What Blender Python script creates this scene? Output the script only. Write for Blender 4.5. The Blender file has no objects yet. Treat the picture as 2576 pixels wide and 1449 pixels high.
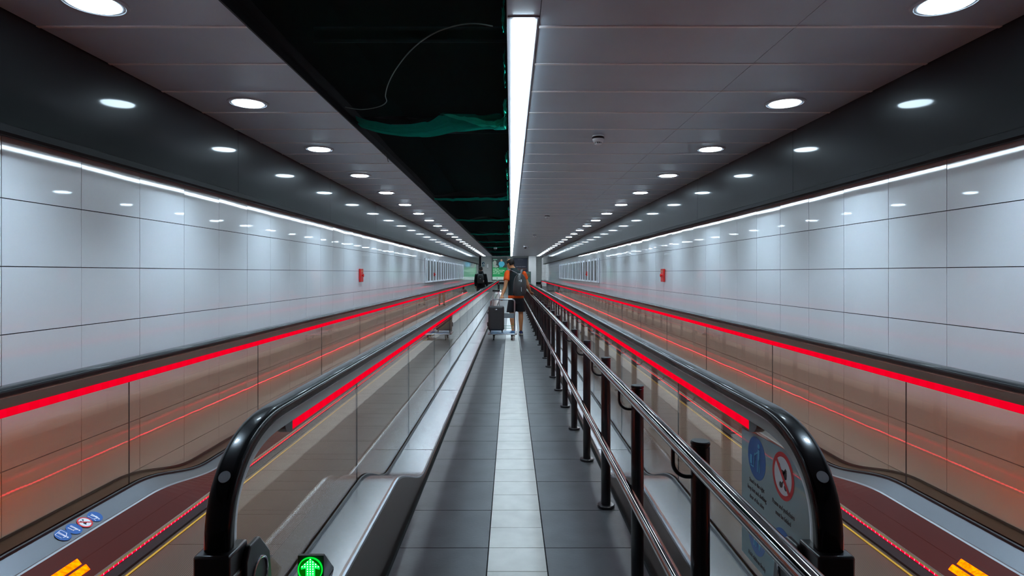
import bpy, math, random
from mathutils import Vector, Matrix
random.seed(7)
S = bpy.context.scene
COL = S.collection
PI = math.pi
CX = 0.04            # centre line of the corridor
HC = 2.608           # ceiling height
YN, YF = -3.0, 40.4  # ceiling from behind the camera to its far end

# ------------------------------------------------------------------ materials
MATS = {}
def mat(name, col, rough=.5, metal=0., coat=0., coat_rough=.03, emit=None, estr=0., spec=.5, bump=0., bscale=30., var=0., vscale=4.):
    if name in MATS: return MATS[name]
    m = bpy.data.materials.new(name); m.use_nodes = True
    nt = m.node_tree; b = nt.nodes['Principled BSDF']
    b.inputs['Base Color'].default_value = (*col, 1)
    b.inputs['Roughness'].default_value = rough
    b.inputs['Metallic'].default_value = metal
    b.inputs['Specular IOR Level'].default_value = spec
    b.inputs['Coat Weight'].default_value = coat
    b.inputs['Coat Roughness'].default_value = coat_rough
    if emit:
        b.inputs['Emission Color'].default_value = (*emit, 1)
        b.inputs['Emission Strength'].default_value = estr
    if bump or var:
        tc = nt.nodes.new('ShaderNodeTexCoord')
        nz = nt.nodes.new('ShaderNodeTexNoise'); nz.inputs['Scale'].default_value = bscale if bump else vscale
        nz.inputs['Detail'].default_value = 6
        nt.links.new(tc.outputs['Object'], nz.inputs['Vector'])
        if bump:
            bp = nt.nodes.new('ShaderNodeBump'); bp.inputs['Strength'].default_value = bump; bp.inputs['Distance'].default_value = .01
            nt.links.new(nz.outputs['Fac'], bp.inputs['Height']); nt.links.new(bp.outputs['Normal'], b.inputs['Normal'])
        if var:
            n2 = nt.nodes.new('ShaderNodeTexNoise'); n2.inputs['Scale'].default_value = vscale; n2.inputs['Detail'].default_value = 8
            nt.links.new(tc.outputs['Object'], n2.inputs['Vector'])
            r = nt.nodes.new('ShaderNodeValToRGB')
            r.color_ramp.elements[0].position = .3; r.color_ramp.elements[1].position = .7
            r.color_ramp.elements[0].color = (*[c*(1-var) for c in col], 1)
            r.color_ramp.elements[1].color = (*[min(1, c*(1+var)) for c in col], 1)
            nt.links.new(n2.outputs['Fac'], r.inputs['Fac']); nt.links.new(r.outputs['Color'], b.inputs['Base Color'])
    MATS[name] = m
    return m

def glass(name, tint, base=.08, rough=0.0):
    m = bpy.data.materials.new(name); m.use_nodes = True
    nt = m.node_tree; nt.nodes.clear(); N = nt.nodes.new; L = nt.links.new
    out = N('ShaderNodeOutputMaterial'); mix = N('ShaderNodeMixShader')
    tr = N('ShaderNodeBsdfTransparent'); tr.inputs['Color'].default_value = (*tint, 1)
    gl = N('ShaderNodeBsdfGlossy'); gl.inputs['Roughness'].default_value = rough; gl.inputs['Color'].default_value = (1, 1, 1, 1)
    lw = N('ShaderNodeLayerWeight'); lw.inputs['Blend'].default_value = .5
    p = N('ShaderNodeMath'); p.operation = 'POWER'; p.inputs[1].default_value = 5
    mu = N('ShaderNodeMath'); mu.operation = 'MULTIPLY_ADD'; mu.inputs[1].default_value = 1-base/2; mu.inputs[2].default_value = base/2
    L(lw.outputs['Facing'], p.inputs[0]); L(p.outputs[0], mu.inputs[0]); L(mu.outputs[0], mix.inputs['Fac'])
    L(tr.outputs[0], mix.inputs[1]); L(gl.outputs[0], mix.inputs[2]); L(mix.outputs[0], out.inputs['Surface'])
    # very slight waviness of the pane
    tc = N('ShaderNodeTexCoord'); mp = N('ShaderNodeMapping'); mp.inputs['Scale'].default_value = (1, .9, 2)
    nz = N('ShaderNodeTexNoise'); nz.inputs['Scale'].default_value = 1.6; nz.inputs['Detail'].default_value = 3
    bp = N('ShaderNodeBump'); bp.inputs['Strength'].default_value = .03; bp.inputs['Distance'].default_value = .02
    L(tc.outputs['Object'], mp.inputs['Vector']); L(mp.outputs[0], nz.inputs['Vector'])
    L(nz.outputs['Fac'], bp.inputs['Height']); L(bp.outputs['Normal'], gl.inputs['Normal'])
    MATS[name] = m
    return m

def film(name, col, alpha, rough=.6):
    m = bpy.data.materials.new(name); m.use_nodes = True
    b = m.node_tree.nodes['Principled BSDF']
    b.inputs['Base Color'].default_value = (*col, 1); b.inputs['Alpha'].default_value = alpha
    b.inputs['Roughness'].default_value = rough
    MATS[name] = m
    return m

def led(name, base, bstr, dot, dstr, pitch, width):
    """light tape: glowing strip with brighter diodes at a regular pitch along Y"""
    m = bpy.data.materials.new(name); m.use_nodes = True
    nt = m.node_tree; nt.nodes.clear(); N = nt.nodes.new; L = nt.links.new
    out = N('ShaderNodeOutputMaterial'); e1 = N('ShaderNodeEmission'); e2 = N('ShaderNodeEmission'); mix = N('ShaderNodeMixShader')
    e1.inputs[0].default_value = (*base, 1); e1.inputs[1].default_value = bstr
    e2.inputs[0].default_value = (*dot, 1); e2.inputs[1].default_value = dstr
    g = N('ShaderNodeNewGeometry'); sp = N('ShaderNodeSeparateXYZ'); L(g.outputs['Position'], sp.inputs[0])
    a = N('ShaderNodeMath'); a.operation = 'DIVIDE'; a.inputs[1].default_value = pitch; L(sp.outputs['Y'], a.inputs[0])
    f = N('ShaderNodeMath'); f.operation = 'FRACT'; L(a.outputs[0], f.inputs[0])
    c = N('ShaderNodeMath'); c.operation = 'LESS_THAN'; c.inputs[1].default_value = width; L(f.outputs[0], c.inputs[0])
    L(c.outputs[0], mix.inputs['Fac']); L(e1.outputs[0], mix.inputs[1]); L(e2.outputs[0], mix.inputs[2]); L(mix.outputs[0], out.inputs['Surface'])
    MATS[name] = m
    return m

M_wall = mat('enamel_panel', (.70, .705, .71), rough=.30, coat=1., coat_rough=.035, var=.03, vscale=1.5)
M_grout = mat('panel_joint', (.03, .028, .03), rough=.8)
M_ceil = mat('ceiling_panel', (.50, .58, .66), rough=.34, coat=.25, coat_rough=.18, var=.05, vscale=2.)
M_glint = mat('ceiling_joint_glint', (1., 1., 1.), rough=.2)  # lamplight caught on the joint edges, put in as pure white
M_trimw = mat('grey_ceiling_trim', (.33, .33, .36), rough=.4)
M_void = mat('void_black', (.006, .009, .010), rough=.9)
M_black = mat('gloss_black_panel', (.008, .0085, .009), rough=.35, spec=.05, coat=.42, coat_rough=.06)
M_blackjoint = mat('black_trim', (.005, .005, .006), rough=.5, spec=.15)
M_fl = mat('dark_floor_tile', (.066, .070, .078), rough=.38, var=.22, vscale=5, bump=.05, bscale=60)
M_fs = mat('pale_floor_tile', (.60, .585, .54), rough=.35, var=.10, vscale=7)
M_joint = mat('floor_joint', (.02, .02, .022), rough=.9)
M_rubber = mat('handrail_rubber', (.008, .009, .010), rough=.25, spec=.2, coat=.35, coat_rough=.05)
M_prof = mat('brushed_profile', (.34, .32, .31), rough=.28, metal=1.)
M_steel = mat('brushed_steel', (.46, .48, .52), rough=.24, metal=1., bump=.06, bscale=25)
M_edge = mat('bright_steel_edge', (.75, .78, .82), rough=.2, metal=1.)
M_brown = mat('brown_deck', (.10, .065, .045), rough=.3, metal=.3)
M_skirt = mat('maroon_skirt', (.070, .007, .004), rough=.45, spec=.15)
M_seal = mat('black_seal', (.01, .01, .011), rough=.4)
M_yellow = mat('yellow_line', (.62, .40, .03), rough=.5)
M_brush = mat('bristles', (.02, .012, .012), rough=.9)
M_plastic = mat('black_plastic', (.012, .012, .013), rough=.32, coat=.3, coat_rough=.1)
M_chrome = mat('polished_rail', (.36, .35, .345), rough=.09, metal=1.)
M_post = mat('dark_post_paint', (.020, .022, .026), rough=.32, spec=.35, coat=.22, coat_rough=.12)
M_glass = glass('balustrade_glass', (.985, .935, .865), .085)
M_gedge = mat('glass_edge', (.06, .08, .085), rough=.3)
M_lamp = mat('lamp_diffuser', (.9, .9, .9), emit=(.66, .86, 1.), estr=24.)
M_tube = mat('strip_light_diffuser', (.9, .9, .9), emit=(.70, .88, 1.), estr=16.5)
M_ring = mat('lamp_ring', (.42, .44, .47), rough=.35)
M_ledtop = led('red_light_tape', (1, .0, .018), .58, (1, .0, .022), .61, .12, .5)
M_ledlow = led('red_light_dots', (1, .0, .025), 1.0, (1, .07, .12), 5., .035, .12)
M_ledin = led('red_light_dots_bright', (1, .0, .03), 4.0, (1, .04, .07), 12., .035, .25)
M_white = mat('white_plastic', (.88, .91, .94), rough=.3)
M_red = mat('red_plastic', (.65, .012, .01), rough=.3)
M_sgrey = mat('screen_back', (.13, .125, .12), rough=.4)
M_blue = mat('blue_print', (.006, .10, .36), rough=.4)
M_signred = mat('red_print', (.62, .015, .02), rough=.4)
M_print_w = mat('white_print', (.75, .80, .85), rough=.5)
M_print_k = mat('black_print', (.01, .012, .014), rough=.5)

# ------------------------------------------------------------------ mesh builder
class MB:
    def __init__(s): s.v = []; s.f = []; s.mi = []
    def add(s, vs, fs, m=0):
        o = len(s.v); s.v += [tuple(v) for v in vs]
        for f in fs: s.f.append(tuple(i+o for i in f)); s.mi.append(m)
        return s
    def box(s, x0, x1, y0, y1, z0, z1, m=0):
        vs = [(x, y, z) for z in (z0, z1) for y in (y0, y1) for x in (x0, x1)]
        return s.add(vs, [(0, 2, 3, 1), (4, 5, 7, 6), (0, 1, 5, 4), (2, 6, 7, 3), (0, 4, 6, 2), (1, 3, 7, 5)], m)
    def ring_loft(s, rings, cap=True, closed=False, m=0):
        n = len(rings[0]); vs = [p for r in rings for p in r]; fs = []
        k = len(rings)
        for i in range(k if closed else k-1):
            a = i*n; b = ((i+1) % k)*n
            for j in range(n):
                fs.append((a+j, a+(j+1) % n, b+(j+1) % n, b+j))
        if cap and not closed:
            fs.append(tuple(range(n))[::-1]); fs.append(tuple((k-1)*n+j for j in range(n)))
        return s.add(vs, fs, m)
    def tube(s, pts, r, n=12, cap=True, m=0):
        pts = [Vector(p) for p in pts]; rings = []
        up = None
        for i, p in enumerate(pts):
            d = (pts[min(i+1, len(pts)-1)]-pts[max(i-1, 0)]).normalized()
            if up is None:
                up = Vector((0, 0, 1)) if abs(d.z) < .9 else Vector((0, 1, 0))
            a = d.cross(up).normalized(); b = a.cross(d).normalized(); up = b
            rr = r[i] if isinstance(r, (list, tuple)) else r
            rx, ry = rr if isinstance(rr, (list, tuple)) else (rr, rr)
            rings.append([p+a*rx*math.cos(t)+b*ry*math.sin(t) for t in [2*PI*k/n for k in range(n)]])
        return s.ring_loft(rings, cap, m=m)
    def cyl(s, p, q, r, n=24, m=0): return s.tube([p, q], r, n, m=m)
    def lathe(s, c, prof, n=40, axis='z', m=0):
        rings = []
        for r, h in prof:
            ring = []
            for k in range(n):
                t = 2*PI*k/n; u, w = r*math.cos(t), r*math.sin(t)
                if axis == 'z': ring.append((c[0]+u, c[1]+w, c[2]+h))
                elif axis == 'x': ring.append((c[0]+h, c[1]+u, c[2]+w))
                else: ring.append((c[0]+u, c[1]+h, c[2]+w))
            rings.append(ring)
        return s.ring_loft(rings, True, m=m)
    def ell(s, c, rx, ry, rz, n=20, k=12, M=None, m=0):
        rings = []
        for i in range(k+1):
            ph = -PI/2+PI*(.02+.96*i/k)
            ring = []
            for j in range(n):
                t = 2*PI*j/n
                v = Vector((rx*math.cos(ph)*math.cos(t), ry*math.cos(ph)*math.sin(t), rz*math.sin(ph)))
                if M: v = M @ v
                ring.append(Vector(c)+v)
            rings.append(ring)
        return s.ring_loft(rings, True, m=m)
    def prism(s, poly, axis, a, b, m=0):
        """polygon in the plane normal to axis, extruded from a to b.  axis x: poly=(y,z)"""
        def P(u, w, h): return (h, u, w) if axis == 'x' else ((u, h, w) if axis == 'y' else (u, w, h))
        n = len(poly)
        vs = [P(u, w, a) for u, w in poly]+[P(u, w, b) for u, w in poly]
        fs = [tuple(range(n)), tuple(range(n, 2*n))[::-1]]
        fs += [(i, n+i, n+(i+1) % n, (i+1) % n) for i in range(n)]
        return s.add(vs, fs, m)
    def build(s, name, mats, parent=None, smooth=False, bevel=0., loc=None, bseg=2):
        me = bpy.data.meshes.new(name); me.from_pydata(s.v, [], s.f)
        if not isinstance(mats, (list, tuple)): mats = [mats]
        for m in mats: me.materials.append(m)
        me.polygons.foreach_set('material_index', s.mi)
        me.validate(); me.update()
        import bmesh as _b
        bm = _b.new(); bm.from_mesh(me); _b.ops.recalc_face_normals(bm, faces=bm.faces); bm.to_mesh(me); bm.free()
        if smooth:
            me.polygons.foreach_set('use_smooth', [True]*len(me.polygons))
            try: me.set_sharp_from_angle(angle=math.radians(38))
            except Exception: pass
        o = bpy.data.objects.new(name, me); COL.objects.link(o)
        if parent: o.parent = parent
        if loc: o.location = loc
        if bevel:
            b = o.modifiers.new('bevel', 'BEVEL'); b.width = bevel; b.segments = bseg; b.limit_method = 'ANGLE'; b.angle_limit = .6
        return o

def thing(name, label, cat, loc=(0, 0, 0), group=None, kind=None):
    o = bpy.data.objects.new(name, None); COL.objects.link(o); o.location = loc
    o.empty_display_size = .1
    o['label'] = label; o['category'] = cat
    if group: o['group'] = group
    if kind: o['kind'] = kind
    return o
def tag(o, label, cat, group=None, kind=None):
    o['label'] = label; o['category'] = cat
    if group: o['group'] = group
    if kind: o['kind'] = kind
    return o
def struct(o, label=None, cat=None):
    o['kind'] = 'structure'
    if label: o['label'] = label
    if cat: o['category'] = cat
    return o
def dup(root):
    r = root.copy(); COL.objects.link(r)
    for ch in root.children:
        c = ch.copy(); COL.objects.link(c); c.parent = r
        for g in ch.children:
            d = g.copy(); COL.objects.link(d); d.parent = c
    return r
def lerp(a, b, t): return a+(b-a)*t
def smooth01(t): t = max(0, min(1, t)); return t*t*(3-2*t)

ORD = ('first second third fourth fifth sixth seventh eighth ninth tenth eleventh twelfth thirteenth fourteenth fifteenth '
       'sixteenth seventeenth eighteenth nineteenth twentieth twenty-first twenty-second twenty-third twenty-fourth twenty-fifth '
       'twenty-sixth twenty-seventh twenty-eighth').split()

def text(name, body, size, mt, parent, M, extrude=.0004, align='LEFT', xs=1.):
    c = bpy.data.curves.new(name, 'FONT'); c.body = body; c.size = size; c.extrude = extrude
    c.align_x = align; c.materials.append(mt); c.resolution_u = 2
    o = bpy.data.objects.new(name, c); COL.objects.link(o)
    if parent: o.parent = parent
    bpy.context.view_layer.update()
    me = bpy.data.meshes.new_from_object(o.evaluated_get(bpy.context.evaluated_depsgraph_get()))
    bpy.data.objects.remove(o); me.name = name
    o = bpy.data.objects.new(name, me); COL.objects.link(o)
    if parent: o.parent = parent
    o.matrix_local = M @ Matrix.Diagonal((xs, 1, 1, 1))
    return o

# ------------------------------------------------------------------ camera
cam = bpy.data.cameras.new('camera'); co = bpy.data.objects.new('camera', cam); COL.objects.link(co)
co.location = (0, 0, 1.45); co.rotation_euler = (PI/2, 0, 0)
cam.sensor_width = 36; cam.lens = 36*1500/2576
cam.shift_x = (1288-1284.5)/2576; cam.shift_y = -(724.5-687)/2576
cam.clip_start = .05; cam.clip_end = 200
S.camera = co

# ------------------------------------------------------------------ setting: floor
b = MB(); b.box(-3.6, 3.7, YN, 46, -.12, -.03)
struct(b.build('floor_base', M_joint)).name = 'floor_2'
b = MB()
y = 3.147-.5*14
g = .003
while y < 45.6:
    b.box(-.585, -.116-g, y+g, y+.5-g, -.03, 0)
    b.box(.18+g, .665, y+g, y+.5-g, -.03, 0)
    y += .5
y = 3.147-.25*26
b2m = []
while y < 45.7:
    b.box(-.116+g, .18-g, y+g*.7, y+.25-g*.7, -.03, .0005, 1)
    y += .25
struct(b.build('floor', [M_fl, M_fs]), 'grey tiled floor of the corridor with a pale central band', 'floor')
# landing and ramp beyond the walkways
b = MB()
b.prism([(45.0, -.03), (46.2, -.03), (52.4, .50), (52.4, .40), (46.2, -.12), (45.0, -.12)], 'x', -4.2, 4.2)
struct(b.build('floor_3', M_fl))

# ------------------------------------------------------------------ setting: walls of enamel panels
def tile_wall(name, s, y0, y1, phase, label):
    X = CX+s*2.34
    rows = [-.07, .24, .55, .86, 1.17, 1.48, 1.79, 2.10, 2.60]
    b = MB()
    b.box(*( (X+.012, X+.15) if s > 0 else (X-.15, X-.012)), y0, y1, -.1, 2.9, 1)
    k = math.floor((y0-phase)/.502)
    y = phase+k*.502
    gp = .0022
    while y < y1:
        for r in range(len(rows)-1):
            z0, z1 = rows[r]+gp, rows[r+1]-gp
            ya, yb = y+gp, y+.502-gp
            t1 = random.gauss(0, .0011); t2 = random.gauss(0, .0007); wz = random.gauss(0, .0005)
            # slightly dished and tilted sheet: 5 x 4 grid
            nu, nv = 5, 4; vs = []; fs = []
            for j in range(nv):
                for i in range(nu):
                    u = i/(nu-1)-.5; w = j/(nv-1)-.5
                    d = t1*u*.5+t2*w*.31+wz*(1-4*u*u)*.6
                    vs.append((X-s*(.002+d), lerp(ya, yb, u+.5), lerp(z0, z1, w+.5)))
            for j in range(nv-1):
                for i in range(nu-1):
                    a = j*nu+i; fs.append((a, a+1, a+nu+1, a+nu))
            # rim back to the substrate
            rim = [i for i in range(nu)]+[nu*(j+1)-1 for j in range(1, nv)]+[nu*(nv-1)+i for i in range(nu-2, -1, -1)]+[nu*j for j in range(nv-2, 0, -1)]
            o = len(vs)
            for i in rim: vs.append((X+s*.013, vs[i][1], vs[i][2]))
            R = len(rim)
            for q in range(R): fs.append((rim[q], rim[(q+1) % R], o+(q+1) % R, o+q))
            b.add(vs, fs, 0)
        y += .502
    o = b.build(name, [M_wall, M_grout])
    o.data.polygons.foreach_set('use_smooth', [True]*len(o.data.polygons))
    o.data.set_sharp_from_angle(angle=math.radians(30))
    return struct(o, label, 'wall')
tile_wall('wall_left', -1, YN, 45, 4.197, 'glossy pale panelled wall along the left walkway')
tile_wall('wall_right', 1, YN, 45, 4.255, 'glossy pale panelled wall along the right walkway')

# fascias: tall gloss-black panels hanging below the ceiling edge
for s, nm in ((-1, 'trim_1'), (1, 'trim_2')):
    b = MB(); X = CX+s*2.265
    y = -2.6
    while y < 42:
        y1 = min(y+2.49, 42.0)
        b.box(min(X, X+s*.03), max(X, X+s*.03), y+.0015, y1-.0015, 2.075, HC+.02)
        y += 2.49
    o = b.build(nm, M_black); struct(o, 'gloss black fascia between %s wall and ceiling' % ('left' if s < 0 else 'right'), 'fascia')
    b = MB(); y0 = -2.6
    prof = [(-.006, 2.072), (-.006, 2.105), (0, 2.11), (.032, 2.11), (.05, 2.085), (.05, 2.066), (.03, 2.058), (.004, 2.060)]
    b.ring_loft([[(X+s*(u), yy, z) for u, z in prof] for yy in (y0, 42.0)])
    struct(b.build('trim_3' if s < 0 else 'trim_4', M_blackjoint))
    # recess top between fascia and wall
    b = MB(); b.box(min(X+s*.03, X+s*.3), max(X+s*.03, X+s*.3), -2.6, 42, HC, HC+.05)
    struct(b.build('ceiling_recess' , M_trimw)).name = 'ceiling_%d' % (4 if s < 0 else 5)

# ------------------------------------------------------------------ setting: ceiling
XL0, XL1 = CX-2.262, -1.22
XR0, XR1, XR2 = .132, 1.34, CX+2.262
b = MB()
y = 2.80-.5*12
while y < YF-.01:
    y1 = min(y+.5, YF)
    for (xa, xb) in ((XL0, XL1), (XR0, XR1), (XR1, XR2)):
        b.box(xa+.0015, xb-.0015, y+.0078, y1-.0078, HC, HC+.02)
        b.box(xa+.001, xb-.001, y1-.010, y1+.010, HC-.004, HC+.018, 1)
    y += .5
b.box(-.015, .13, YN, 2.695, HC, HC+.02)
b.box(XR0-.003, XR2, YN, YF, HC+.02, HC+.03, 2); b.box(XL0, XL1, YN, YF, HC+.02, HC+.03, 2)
struct(b.build('ceiling', [M_ceil, M_glint, M_trimw]), 'grey metal panel ceiling with light-catching cross joints', 'ceiling')
# dark void above the removed panels
b = MB()
b.box(-1.30, -1.24, YN, YF, HC+.03, 3.3); struct(b.build('trim_7', M_void))
b = MB(); b.box(-.008, .02, YN, YF, HC+.03, 3.3); struct(b.build('trim_8', M_void))
b = MB(); b.box(-1.30, .05, YN, YF, 3.3, 3.35); struct(b.build('ceiling_2', M_void))
b = MB(); b.box(-1.24, -.008, YF-.03, YF, HC, 3.3); struct(b.build('trim_9', M_void))
b = MB()
b.box(-1.228, -1.2185, YN, YF, HC-.012, HC+.05); b.box(-.0175, -.013, YN, YF, HC-.004, HC+.05, 1)
struct(b.build('trim_5', [M_blackjoint, M_trimw]))

# ------------------------------------------------------------------ end hall
M_endwall = mat('end_wall_tile', (.50, .53, .53), rough=.35)
b = MB()
b.box(-4.2, 4.3, 52.4, 52.6, 0, 3.4, 1)
x = -4.2
while x < 4.2:
    z = .5
    while z < 3.3:
        b.box(x+.004, x+.6-.004, 52.385, 52.41, z+.004, z+.4-.004)
        z += .4
    x += .6
struct(b.build('wall_far', [M_endwall, mat('end_joint', (.25, .26, .27), rough=.8)]), 'pale tiled wall at the far end of the tunnel', 'wall')
b = MB(); b.box(-4.2, 4.3, 52.34, 52.385, .49, .66); struct(b.build('baseboard_far', M_blackjoint))
b = MB(); b.box(-4.3, -4.2, 42, 52.5, -.1, 3.4); b.box(-4.2, -2.32, 44.98, 45.1, -.1, 3.4)
struct(b.build('wall_hall_left', M_endwall))
b = MB(); b.box(4.2, 4.3, 42, 52.5, -.1, 3.4); b.box(2.40, 4.2, 44.98, 45.1, -.1, 3.4)
struct(b.build('wall_hall_right', M_endwall))
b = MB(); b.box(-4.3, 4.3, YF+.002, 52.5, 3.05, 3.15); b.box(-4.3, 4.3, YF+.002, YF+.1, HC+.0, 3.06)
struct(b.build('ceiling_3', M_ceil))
b = MB(); b.box(-2.31, -2.20, 44.3, 44.42, 0, 3.04)
struct(b.build('trim_6', M_blackjoint))
b = MB(); b.box(1.52, 2.15, 50.5, 51.1, .3, 3.04)
struct(b.build('pillar_far', mat('pillar_tile', (.58, .60, .62), rough=.35)))
# hall lights
for xx in (-2.6, -.9, .8, 2.6):
    for yy in (46.8, 49.3):
        t = thing('ceiling_light', 'square ceiling light in the end hall, %s row, %s' % ('nearer' if yy < 48 else 'farther', {-2.6: 'leftmost', -.9: 'inner left', .8: 'inner right', 2.6: 'rightmost'}[xx]), 'light', (xx, yy, 3.05), group='square lights of the end hall')
        MB().box(-.32, .32, -.32, .32, -.02, 0).build('frame', M_ring, t)
        MB().box(-.28, .28, -.28, .28, -.026, -.019).build('diffuser', mat('hall_diffuser', (.9, .9, .9), emit=(.85, .95, 1), estr=17.), t)

# ------------------------------------------------------------------ downlights
SPOT = bpy.data.lights.new('lamp', 'SPOT'); SPOT.energy = 235; SPOT.color = (.60, .81, 1.); SPOT.spot_size = math.radians(100); SPOT.spot_blend = 1.; SPOT.shadow_soft_size = .07
SPOT0 = SPOT.copy(); SPOT0.energy = 115
def make_downlight():
    t = thing('downlight', '', 'ceiling light')
    b = MB(); b.lathe((0, 0, 0), [(.096, .012), (.098, -.004), (.104, -.007), (.112, -.006), (.113, -.004), (.118, -.008), (.130, -.006), (.133, 0), (.133, .010)], 56)
    # open ring
    me_f = [f for f in b.f if len(f) == 4]; b.f = me_f; b.mi = [0]*len(me_f)
    b.build('trim_ring', M_ring, t, smooth=True)
    b = MB(); b.lathe((0, 0, 0), [(.0975, .010), (.0975, -.004), (.094, -.011), (.06, -.0145), (.001, -.0155)], 56)
    b.build('diffuser', M_lamp, t, smooth=True)
    sp = bpy.data.objects.new('lamp', SPOT); COL.objects.link(sp); sp.location = (0, 0, -.022); sp.parent = t
    return t
dl0 = make_downlight(); used = False
for s, nm in ((-1, 'left'), (1, 'right')):
    for k in range(0, 26):
        d = dup(dl0) if used else dl0; used = True
        d.location = (CX+s*1.822, 4.05+1.5*(k-1), HC-.001)
        if k == 0:
            for c in d.children:
                if c.type == 'LIGHT': c.data = SPOT0
        if k == 0: d['label'] = 'largest and nearest round white downlight, in the %s ceiling row' % nm
        else: d['label'] = 'round white downlight, %s from the near end of the %s ceiling row' % (ORD[k], nm)
        d['group'] = 'round downlights in the %s ceiling row' % nm

# ------------------------------------------------------------------ central strip light
t = thing('strip_light', 'long bright recessed strip light down the middle of the ceiling', 'light', (0, 0, 0))
b = MB()
b.box(-.013, .007, 2.70, YF, HC-.004, HC+.02); b.box(.112, .130, 2.70, YF, HC-.004, HC+.02); b.box(-.013, .130, 2.685, 2.70, HC-.006, HC+.02)
b.box(.121, .1225, 2.70, YF, HC-.007, HC-.004)
b.build('frame', M_trimw, t)
y = 2.702; n = 0
while y < YF-.05:
    y1 = min(y+1.255, YF)
    MB().prism([(.0085, HC+.012), (.0085, HC-.003), (.013, HC-.016), (.106, HC-.016), (.1105, HC-.003), (.1105, HC+.012)], 'y', y+.004, y1-.004).build('diffuser', M_tube, t)
    MB().box(.007, .112, y1-.0045, y1+.0045, HC-.017, HC+.014).build('divider', M_trimw, t)
    y = y1

# ------------------------------------------------------------------ things on the ceiling
def detector(loc, label, scale=1.):
    t = thing('smoke_detector', label, 'smoke detector', loc, group='smoke detectors under the ceiling')
    b = MB(); b.lathe((0, 0, 0), [(.046, 0), (.050, -.006), (.050, -.012), (.049, -.014)], 32); b.build('base', M_white, t, smooth=True)
    b = MB(); b.lathe((0, 0, 0), [(.0505, -.013), (.052, -.015), (.052, -.028), (.050, -.030)], 32); b.build('black_band', M_plastic, t, smooth=True)
    b = MB(); b.lathe((0, 0, 0), [(.049, -.028), (.047, -.042), (.040, -.054), (.030, -.058)], 32)
    b.build('housing', M_white, t, smooth=True)
    b = MB(); b.lathe((0, 0, 0), [(.028, -.056), (.027, -.070)], 24, m=1)
    for k in range(12):
        a = 2*PI*k/12; b.box(.030*math.cos(a)-.0015, .030*math.cos(a)+.0015, .030*math.sin(a)-.0015, .030*math.sin(a)+.0015, -.072, -.055)
    b.lathe((0, 0, 0), [(.030, -.070), (.026, -.076), (.004, -.078)], 24)
    b.build('vent_cage', [M_white, M_plastic], t, smooth=True)
    t.scale = (scale,)*3
    return t
detector((.737, 5.02, HC), 'nearest white smoke detector with a black band, under the right ceiling')
detector((.73, 11.9, HC), 'second smoke detector from the camera, small under the right ceiling')
detector((.72, 17.9, HC), 'third smoke detector from the camera, tiny under the right ceiling')
detector((.74, 26.0, HC), 'farthest smoke detector under the right ceiling')
def dome(loc, label):
    t = thing('dome_camera', label, 'security camera', loc, group='dome cameras under the ceiling')
    b = MB(); b.lathe((0, 0, 0), [(.075, 0), (.078, -.01), (.078, -.05), (.07, -.065)], 28); b.build('housing', M_white, t, smooth=True)
    MB().ell((0, 0, -.065), .062, .062, .06).build('dome', M_plastic, t, smooth=True)
dome((.62, 25.2, HC), 'dome security camera under the right ceiling')
dome((-.68, 26.5, HC-.02), 'dome security camera hanging under the green netting')
MB().cyl((-.68, 26.5, HC-.03), (-.68, 26.5, 3.3), .012).build('drop_rod', M_post, bpy.data.objects['dome_camera.001'], loc=(.68, -26.5, -(HC-.02)))

# ------------------------------------------------------------------ netting in the void
def net_mat(name, col, alpha):
    m = bpy.data.materials.new(name); m.use_nodes = True
    nt = m.node_tree; nt.nodes.clear(); N = nt.nodes.new; L = nt.links.new
    out = N('ShaderNodeOutputMaterial'); mix = N('ShaderNodeMixShader'); d = N('ShaderNodeBsdfDiffuse'); tl = N('ShaderNodeBsdfTranslucent')
    m2 = N('ShaderNodeMixShader'); m2.inputs[0].default_value = .35; tr = N('ShaderNodeBsdfTransparent')
    d.inputs[0].default_value = (*col, 1); tl.inputs[0].default_value = (*col, 1)
    L(d.outputs[0], m2.inputs[1]); L(tl.outputs[0], m2.inputs[2])
    mix.inputs[0].default_value = alpha; L(tr.outputs[0], mix.inputs[1]); L(m2.outputs[0], mix.inputs[2]); L(mix.outputs[0], out.inputs['Surface'])
    return m
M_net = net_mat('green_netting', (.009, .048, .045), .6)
M_net2 = net_mat('green_netting_fold_lit', (.008, .36, .27), .82)  # layered folds, with strip-light brightness put into the green
M_netlit = net_mat('green_netting_lit', (.03, .70, .50), .9)  # same netting, lamp glow painted in where it lies nearest the light
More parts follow.
